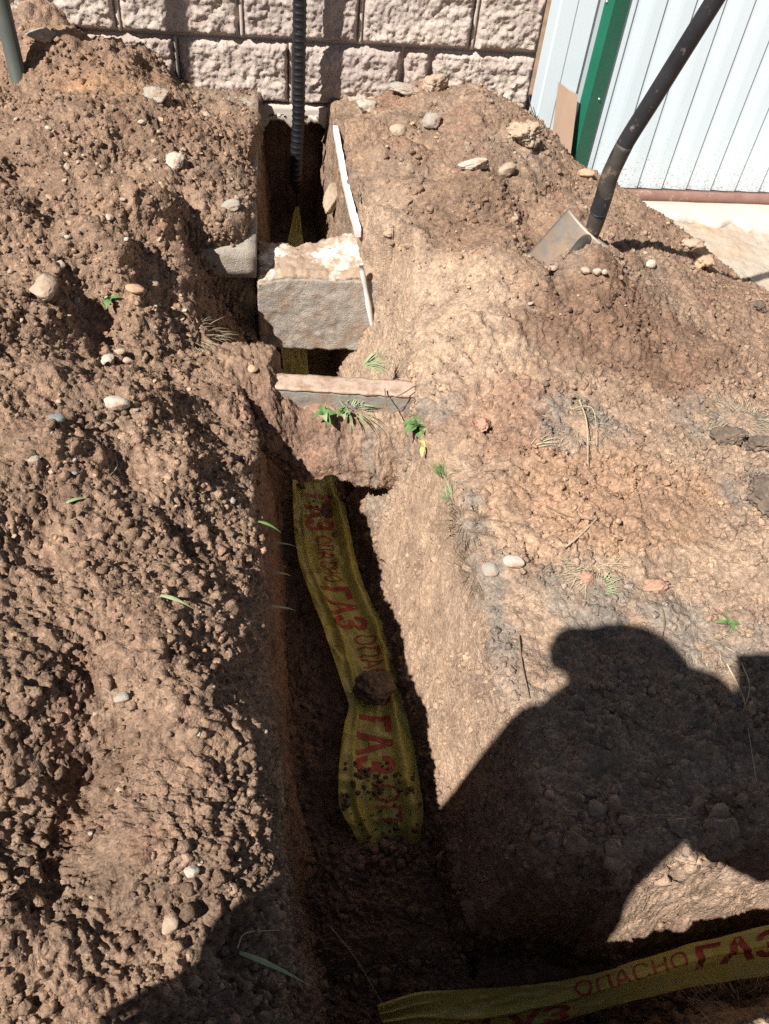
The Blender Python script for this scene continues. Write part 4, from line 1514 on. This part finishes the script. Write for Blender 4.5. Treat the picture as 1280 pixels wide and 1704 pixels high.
def leaf_np(length, width, curl, n=9, lobes=0):
    t = np.linspace(0, 1, n)
    w = width * np.sin(np.pi * np.clip(t * .92 + .06, 0, 1)) ** .8
    if lobes:
        w = w * (1 + .35 * np.sin(t * lobes * 2 * np.pi))
    x = t * length
    z = curl * length * (t - t ** 2 * 1.6)
    return np.stack([np.stack([x, -w, z + w * .4], -1), np.stack([x, 0 * w, z], -1), np.stack([x, w, z + w * .4], -1)], 1).reshape(-1, 3), grid_faces(n, 3)


def weed(px, py, leaves, size, label, mats=('leaf_green',), lobes=0, z=None):
    q = hit(px, py)[0] if z is None else pz(px, py, z)
    e = empty('weed', tuple(q), label, 'weed')
    for k in range(leaves):
        V, Fq = leaf_np(size * random.uniform(.7, 1.15), size * random.uniform(.18, .30), random.uniform(.2, .9), 13, lobes)
        o = obj('leaf', np_mesh('leaf', V, Fq), random.choice(mats), e)
        o.rotation_euler = (random.uniform(-.4, .4), random.uniform(-.7, .1), k * 6.283 / leaves + random.uniform(-.4, .4))
        o.location = (0, 0, .004)
    return e


def twig(pts, r, material, label, name='twig', cat='twig', lift=.006, n=24, z=None):
    P3 = []
    for p in pts:
        q = hit(p[0], p[1])[0] if z is None else pz(p[0], p[1], z)
        P3.append(q + np.array([0, 0, lift + (p[2] if len(p) > 2 else 0)]))
    c = spline(P3, n)
    me = tube_mesh(name, c, np.linspace(r, r * .45, n), 6)
    return tag(obj(name, me, material), label, cat)


weed(540, 693, 7, .03, 'small green weed with broad leaves below the curb stone', ('leaf_green', 'grass_pale'), z=-.045)
weed(572, 690, 5, .026, 'second smaller weed with pale leaves below the curb stone', ('grass_pale', 'leaf_green'), z=-.045)
weed(698, 712, 16, .046, 'bright green lobed weed on the right bank of the trench', ('leaf_green',), 3)
weed(706, 745, 3, .028, 'withered yellow leaf clump under the bright green weed', ('leaf_yellow',))
weed(1210, 1041, 4, .024, 'tiny green weed above the right end of the shadow', ('leaf_green',))
weed(185, 501, 4, .03, 'small bright green sprig on the left heap', ('leaf_green',), 2)
tuft(612, 606, 34, .075, .0016, 'grass_pale', 'pale green grass tuft lying behind the right end of the curb', .6, (.9, .1), up=.35, z=.004)
tuft(742, 790, 44, .055, .0013, 'leaf_green', 'green grass tuft on the trench rim below the bright weed', .7, (.1, .5), up=.7)
tuft(755, 830, 40, .05, .0012, 'grass_pale', 'faded grass tuft on the trench rim below the green one', .8, (.3, .1), up=.6)
tuft(1000, 975, 22, .04, .0015, 'grass_pale', 'small grass tuft beside the red clod', .8, (0, 0), up=.7)
tuft(590, 680, 26, .06, .0014, 'grass_pale', 'thin grass roots hanging below the curb stone', .8, (.5, -.3), up=.3, z=-.035, rad=.03)
tuft(890, 735, 40, .06, .0011, 'grass_dry', 'dry straw bunch left of the dead stalks', .35, (.6, .35), up=.3, rad=.02)
tuft(985, 935, 120, .07, .0006, 'grass_dry', 'matted dry grass above the small grass tuft', .8, (-.3, .2), up=.2, rad=.045)
tuft(770, 870, 110, .06, .0008, 'twig_brown', 'dark matted roots on the trench rim', .7, (-.2, .2), up=.2, rad=.045)
tuft(790, 950, 90, .05, .0007, 'twig_brown', 'dark matted roots lower on the trench rim', .8, (-.1, .2), up=.2, rad=.045)
tuft(950, 705, 120, .05, .0006, 'grass_dry', 'matted dry grass among the dead stalks', .9, (0, 0), up=.25, rad=.06)
tuft(1230, 700, 190, .05, .0006, 'grass_dry', 'dry grass mat above the dark torn clods at the right edge', .9, (0, 0), up=.25, rad=.09, lift=.004)
tuft(1150, 1040, 90, .05, .0006, 'grass_dry', 'dry grass fibres beside the tiny green weed', .9, (0, 0), up=.2, rad=.09)
tuft(330, 560, 60, .05, .0006, 'grass_dry', 'fine dry roots hanging from the left wall of the pit', .6, (.5, -.2), up=.2, rad=.06)
tuft(1230, 1690, 120, .03, .0004, 'grass_dry', 'pale dry grass clump in the bottom right corner', 1.1, (-.2, .2), up=.25, rad=.08)
tuft(1115, 1702, 14, .03, .0005, 'grass_dry', 'thin dry grass left of the corner clump', .9, (-.3, .3), up=.4, rad=.03)
for k, (px, py, ln, lean, m, lab) in enumerate([(430, 872, .05, (.9, -.4), 'leaf_green', 'green blade of grass on the upper trench edge of the left heap'), (448, 910, .06, (1, .1), 'grass_pale', 'pale blade of grass sticking out over the trench'),
                                                (440, 1016, .06, (1, .05), 'grass_dry', 'yellow stalk sticking out over the trench'), (268, 996, .055, (.8, -.3), 'grass_pale', 'pale green blade lying on the left heap'),
                                                (400, 1588, .10, (.9, -.4), 'grass_pale', 'long pale green blade in the shade at the lower left'), (112, 842, .04, (.8, .4), 'grass_pale', 'short withered blade on the left heap'),
                                                (455, 958, .04, (1, 0), 'grass_dry', 'short white stalk sticking out over the trench')]):
    q, _ = hit(px, py)
    V, Fq = blade_strip(np.zeros(3), (lean[0], lean[1], .25), ln, .0035, .5, 10)
    tag(obj('grass_plant', np_mesh('grass_plant', V, Fq), m, None, tuple(q + np.array([0, 0, .008]))), lab, 'grass')
twig([(862, 1060), (868, 1110), (880, 1165)], .0022, 'twig_brown', 'brown root hanging down the right trench edge')
twig([(1208, 1108), (1235, 1165), (1245, 1230), (1257, 1305)], .0016, 'grass_dry', 'long pale stalk in the shadow at the right')
twig([(1232, 1105), (1245, 1150), (1222, 1218)], .0012, 'grass_dry', 'thin curved stalk crossing the long pale stalk')
twig([(961, 676, .012), (970, 712, .022), (974, 745, .015), (977, 776)], .0019, 'grass_dry', 'thick dead stalk standing among dry grass')
twig([(950, 684), (968, 690, .02), (982, 706, .03), (992, 748)], .0012, 'grass_dry', 'thin bent stalk beside the thick dead stalk')
twig([(908, 845), (945, 862), (985, 868)], .0022, 'twig_brown', 'brown twig lying on orange soil')
twig([(938, 915), (965, 893), (992, 866)], .0022, 'grass_dry', 'pale forked twig crossing the brown twig')
twig([(805, 787), (845, 784)], .0022, 'twig_brown', 'short brown stick near the trench rim')
twig([(548, 1545, .01), (590, 1600, .02), (650, 1695)], .0016, 'grass_dry', 'thin pale stalk at the lower end of the left trench wall')
twig([(395, 1580), (410, 1555), (465, 1550)], .0012, 'grass_dry', 'fine dry stalk in the shade on the left heap')
twig([(1122, 1640), (1150, 1668), (1180, 1704)], .0022, 'grass_dry', 'dry stalk leaning over the lower right trench edge')
twig([(640, 650), (648, 690), (690, 668)], .0018, 'twig_brown', 'dark curved root on the curb stone', z=-.0)
twig([(690, 650, .01), (668, 664, .01), (640, 672)], .0018, 'twig_brown', 'second dark root crossing the curb end', z=-.0)
twig([(175, 745 - 10), (196, 775), (180, 800)], .0016, 'grass_dry', 'small curved straw on the left heap')
twig([(1100, 1015), (1104, 1040), (1100, 1062)], .0018, 'twig_brown', 'short dark strand in place of a soil crack above the head of the shadow')  # dark strand standing in for the shade of a soil crack
wq = [pY(880, 158, -.05), pY(886, 185, -.10), pY(905, 215, -.12), pY(925, 240, -.13), pY(940, 258, -.16)]
tag(obj('wire', tube_mesh('wire', spline(wq, 30), .0016, 6), 'cable_black'), 'thin dark wire bent over the soil at the end of the wall', 'wire')

# cardboard scrap leaning on the fence
q0, q1, q2, q3 = pY(918, 240, -.075), pY(950, 256, -.075), pY(962, 158, -.036), pY(930, 137, -.036)
V = np.array([q0, q1, q2, pY(946, 150, -.036), pY(938, 143, -.036), q3])
V = np.vstack([V, V + np.array([0, .006, 0])])
Fc = [(0, 1, 2), (0, 2, 3), (0, 3, 4), (0, 4, 5)]
Fc = Fc + [(a + 6, c + 6, b + 6) for a, b, c in Fc]
for a in range(6):
    b = (a + 1) % 6
    Fc += [(a, a + 6, b), (b, a + 6, b + 6)]
tag(obj('cardboard_scrap', np_mesh('cardboard_scrap', V, Fc, False), 'cardboard'), 'torn brown cardboard scrap leaning against the fence by the green trim', 'cardboard')
q, _ = hit(955, 240)
tag(obj('wire', tube_mesh('wire', spline([q + np.array(k) for k in ((0, 0, 0), (.01, 0, .02), (.03, -.005, .015), (.035, -.005, -.005))], 20), .0012, 6), 'leaf_green'), 'little green wire loop at the foot of the green trim', 'wire')

# ------------------------------------------------------------------ the person taking the picture (stands behind the camera, casts the shadow)
def skin_body(name, verts, edges, radii, material, root=0, sub=2):
    me = bpy.data.meshes.new(name)
    me.from_pydata(verts, edges, [])
    o = bpy.data.objects.new(name, me)
    link(o)
    o.modifiers.new('skin', 'SKIN')
    for k, r in enumerate(radii):
        sv = me.skin_vertices[0].data[k]
        sv.radius = (r, r) if not isinstance(r, tuple) else r
        sv.use_root = k == root
    s = o.modifiers.new('smooth', 'SUBSURF')
    s.levels = sub
    s.render_levels = sub
    dg = bpy.context.evaluated_depsgraph_get()
    m2 = bpy.data.meshes.new_from_object(o.evaluated_get(dg))
    bpy.data.objects.remove(o)
    m2.polygons.foreach_set('use_smooth', np.full(len(m2.polygons), True))
    m2.materials.clear()
    m2.materials.append(MATS[material])
    m2.name = name
    return m2


HX, HY = .10, -3.20                               # head over the ground
gz_ = float(height(np.array([HX]), np.array([HY - .1]))[0])
person = empty('person', (HX, HY - .08, 0), 'person in dark clothes and a cap taking the picture, casting the large shadow', 'person')
PI_ = Matrix.Translation((-HX, -(HY - .08), 0))


def pp(x, y, z):
    return (HX + x, HY + y, z)


hand_r = tuple(CC - CF * .05 - CU * .20 + CR * .06)
hand_l = pp(-.12, .03, .78)
V_ = [pp(.08, -.08, .82), pp(.08, -.07, .98), pp(.09, -.06, 1.14), pp(.09, -.04, 1.30), pp(.06, -.01, 1.40), pp(.05, .0, 1.43), pp(.05, .01, 1.47),
      pp(-.03, -.03, 1.37), pp(-.16, -.05, 1.00), hand_l,
      pp(.20, -.05, 1.41), pp(.47, -.11, 1.02), hand_r,
      pp(-.04, -.09, .76), pp(-.10, -.06, .42), pp(-.13, -.10, .07), pp(-.13, .06, .03),
      pp(.20, -.09, .76), pp(.18, -.07, .42), pp(.16, -.12, .07), pp(.16, .04, .03)]
E_ = [(0, 1), (1, 2), (2, 3), (3, 4), (4, 5), (5, 6), (3, 7), (7, 8), (8, 9), (3, 10), (10, 11), (11, 12), (0, 13), (13, 14), (14, 15), (15, 16), (0, 17), (17, 18), (18, 19), (19, 20)]
R_ = [(.17, .12), (.165, .12), (.17, .12), (.14, .11), .10, .10, .09, .10, .075, .045, .115, .125, .06, .095, .065, .048, .04, .095, .065, .048, .04]
o = obj('body', skin_body('body', V_, E_, R_, 'shirt'), None, person)
o.matrix_parent_inverse = PI_
# head with a face, and a cap
bm = bmesh.new()
bmesh.ops.create_uvsphere(bm, u_segments=28, v_segments=20, radius=1)
for v in bm.verts:
    x_, y_, z_ = v.co
    jaw = 1 - .28 * max(0, -z_) ** 1.2
    fx_ = x_ * .076 * jaw
    fy_ = y_ * .095 * (1 - .1 * max(0, -z_))
    fz_ = z_ * .115
    if y_ > .85 and abs(x_) < .25 and -.25 < z_ < .15:
        fy_ += .018 * (1 - abs(x_) / .25)
    if abs(x_) > .93 and -.2 < z_ < .2:
        fx_ *= 1.16
    if y_ > .7 and .08 < z_ < .25 and .2 < abs(x_) < .55:
        fy_ -= .006
    v.co = (fx_, fy_, fz_)
me = bpy.data.meshes.new('head')
bm.to_mesh(me)
bm.free()
me.polygons.foreach_set('use_smooth', np.full(len(me.polygons), True))
o = obj('head', me, 'skin', person)
o.matrix_parent_inverse = PI_
o.location = pp(.05, .02, 1.445)
o.rotation_euler = (R(-12), 0, R(32))
bm = bmesh.new()
bmesh.ops.create_uvsphere(bm, u_segments=28, v_segments=20, radius=1)
bmesh.ops.delete(bm, geom=[v for v in bm.verts if v.co.z < -.05], context='VERTS')
for v in bm.verts:
    v.co = (v.co.x * .106, v.co.y * .12, v.co.z * .085)
n0 = 14
edge_in = [bm.verts.new((.080 * math.sin(a), .090 * math.cos(a), -.002)) for a in np.linspace(-1.05, 1.05, n0)]
edge_out = [bm.verts.new((.082 * math.sin(a), .095 + .06 * math.cos(a * 1.2), -.008 - .012 * abs(math.sin(a)))) for a in np.linspace(-1.05, 1.05, n0)]
for k in range(n0 - 1):
    bm.faces.new((edge_in[k], edge_in[k + 1], edge_out[k + 1], edge_out[k]))
me = bpy.data.meshes.new('cap')
bm.to_mesh(me)
bm.free()
o = obj('cap', me, 'cap_cloth', person)
o.modifiers.new('thick', 'SOLIDIFY').thickness = .004
o.matrix_parent_inverse = PI_
o.location = pp(.05, .02, 1.475)
o.rotation_euler = (R(-12), 0, R(32))


def hand(name, wrist, fwd, side, up, grip):
    """palm and five bent fingers grown as one skin from the wrist"""
    w, f, s, u = (np.array(a, float) for a in (wrist, fwd, side, up))
    f, s, u = f / np.linalg.norm(f), s / np.linalg.norm(s), u / np.linalg.norm(u)
    Vv, Ee, Rr = [tuple(w), tuple(w + f * .045), tuple(w + f * .08)], [(0, 1), (1, 2)], [(.026, .02), (.034, .016), (.036, .014)]
    for k, (off, ln) in enumerate(zip((-.03, -.01, .01, .028), (.072, .082, .076, .06))):
        b = len(Vv)
        p0 = w + f * .085 + s * off
        p1 = p0 + f * ln * .45 * math.cos(grip * .4) - u * ln * .45 * math.sin(grip * .4)
        p2 = p1 + f * ln * .3 * math.cos(grip) - u * ln * .3 * math.sin(grip)
        p3 = p2 + f * ln * .25 * math.cos(grip * 1.5) - u * ln * .25 * math.sin(grip * 1.5)
        Vv += [tuple(p0), tuple(p1), tuple(p2), tuple(p3)]
        Ee += [(2, b), (b, b + 1), (b + 1, b + 2), (b + 2, b + 3)]
        Rr += [.0095, .009, .0085, .0075]
    b = len(Vv)
    t0 = w + f * .03 - s * .035 - u * .005
    Vv += [tuple(t0), tuple(t0 + f * .03 - s * .02 - u * .012), tuple(t0 + f * .055 - s * .018 - u * .022)]
    Ee += [(1, b), (b, b + 1), (b + 1, b + 2)]
    Rr += [.013, .0105, .009]
    o_ = obj(name, skin_body(name, Vv, Ee, Rr, 'skin'), None, person)
    o_.matrix_parent_inverse = PI_


hand('hand', hand_l, (0, .05, -1), (0, 1, 0), (1, 0, 0), .5)
hand('hand', CC - CF * .045 - CU * .19 + CR * .055, CU - CR * .12, CF, CR, .5)
for sgn in (-1, 1):
    tr = skin_body('trouser_leg', [pp(.04 + .1 * sgn, -.085, .84), pp(.035 + .12 * sgn, -.075, .6), pp(.03 + .13 * sgn, -.065, .42), pp(.015 + .145 * sgn, -.11, .10)], [(0, 1), (1, 2), (2, 3)], [.115, .098, .082, .075], 'trousers')
    o = obj('trouser_leg', tr, None, person)
    o.matrix_parent_inverse = PI_
    sh = skin_body('shoe', [pp(.015 + .145 * sgn, -.13, .06), pp(.015 + .145 * sgn, -.02, .05), pp(.015 + .145 * sgn, .09, .04)], [(0, 1), (1, 2)], [(.05, .05), (.052, .045), (.045, .032)], 'cap_cloth')
    o = obj('shoe', sh, None, person)
    o.matrix_parent_inverse = PI_
# the phone in the hand: the lens is where the picture is taken from
pc = CC - CF * .016 - CU * .035 + CR * .012
phone = empty('smartphone', tuple(pc), 'smartphone held up in the hand of the person taking the picture', 'phone')
RM = Matrix(((CR[0], CU[0], -CF[0]), (CR[1], CU[1], -CF[1]), (CR[2], CU[2], -CF[2])))
phone.rotation_euler = RM.to_euler()
obj('phone_body', box_mesh('phone_body', -.038, .038, -.08, .08, -.004, .004, .0025), 'black_plastic', phone)
obj('screen', box_mesh('screen', -.035, .035, -.075, .075, .0042, .0048, 0), 'cap_cloth', phone)
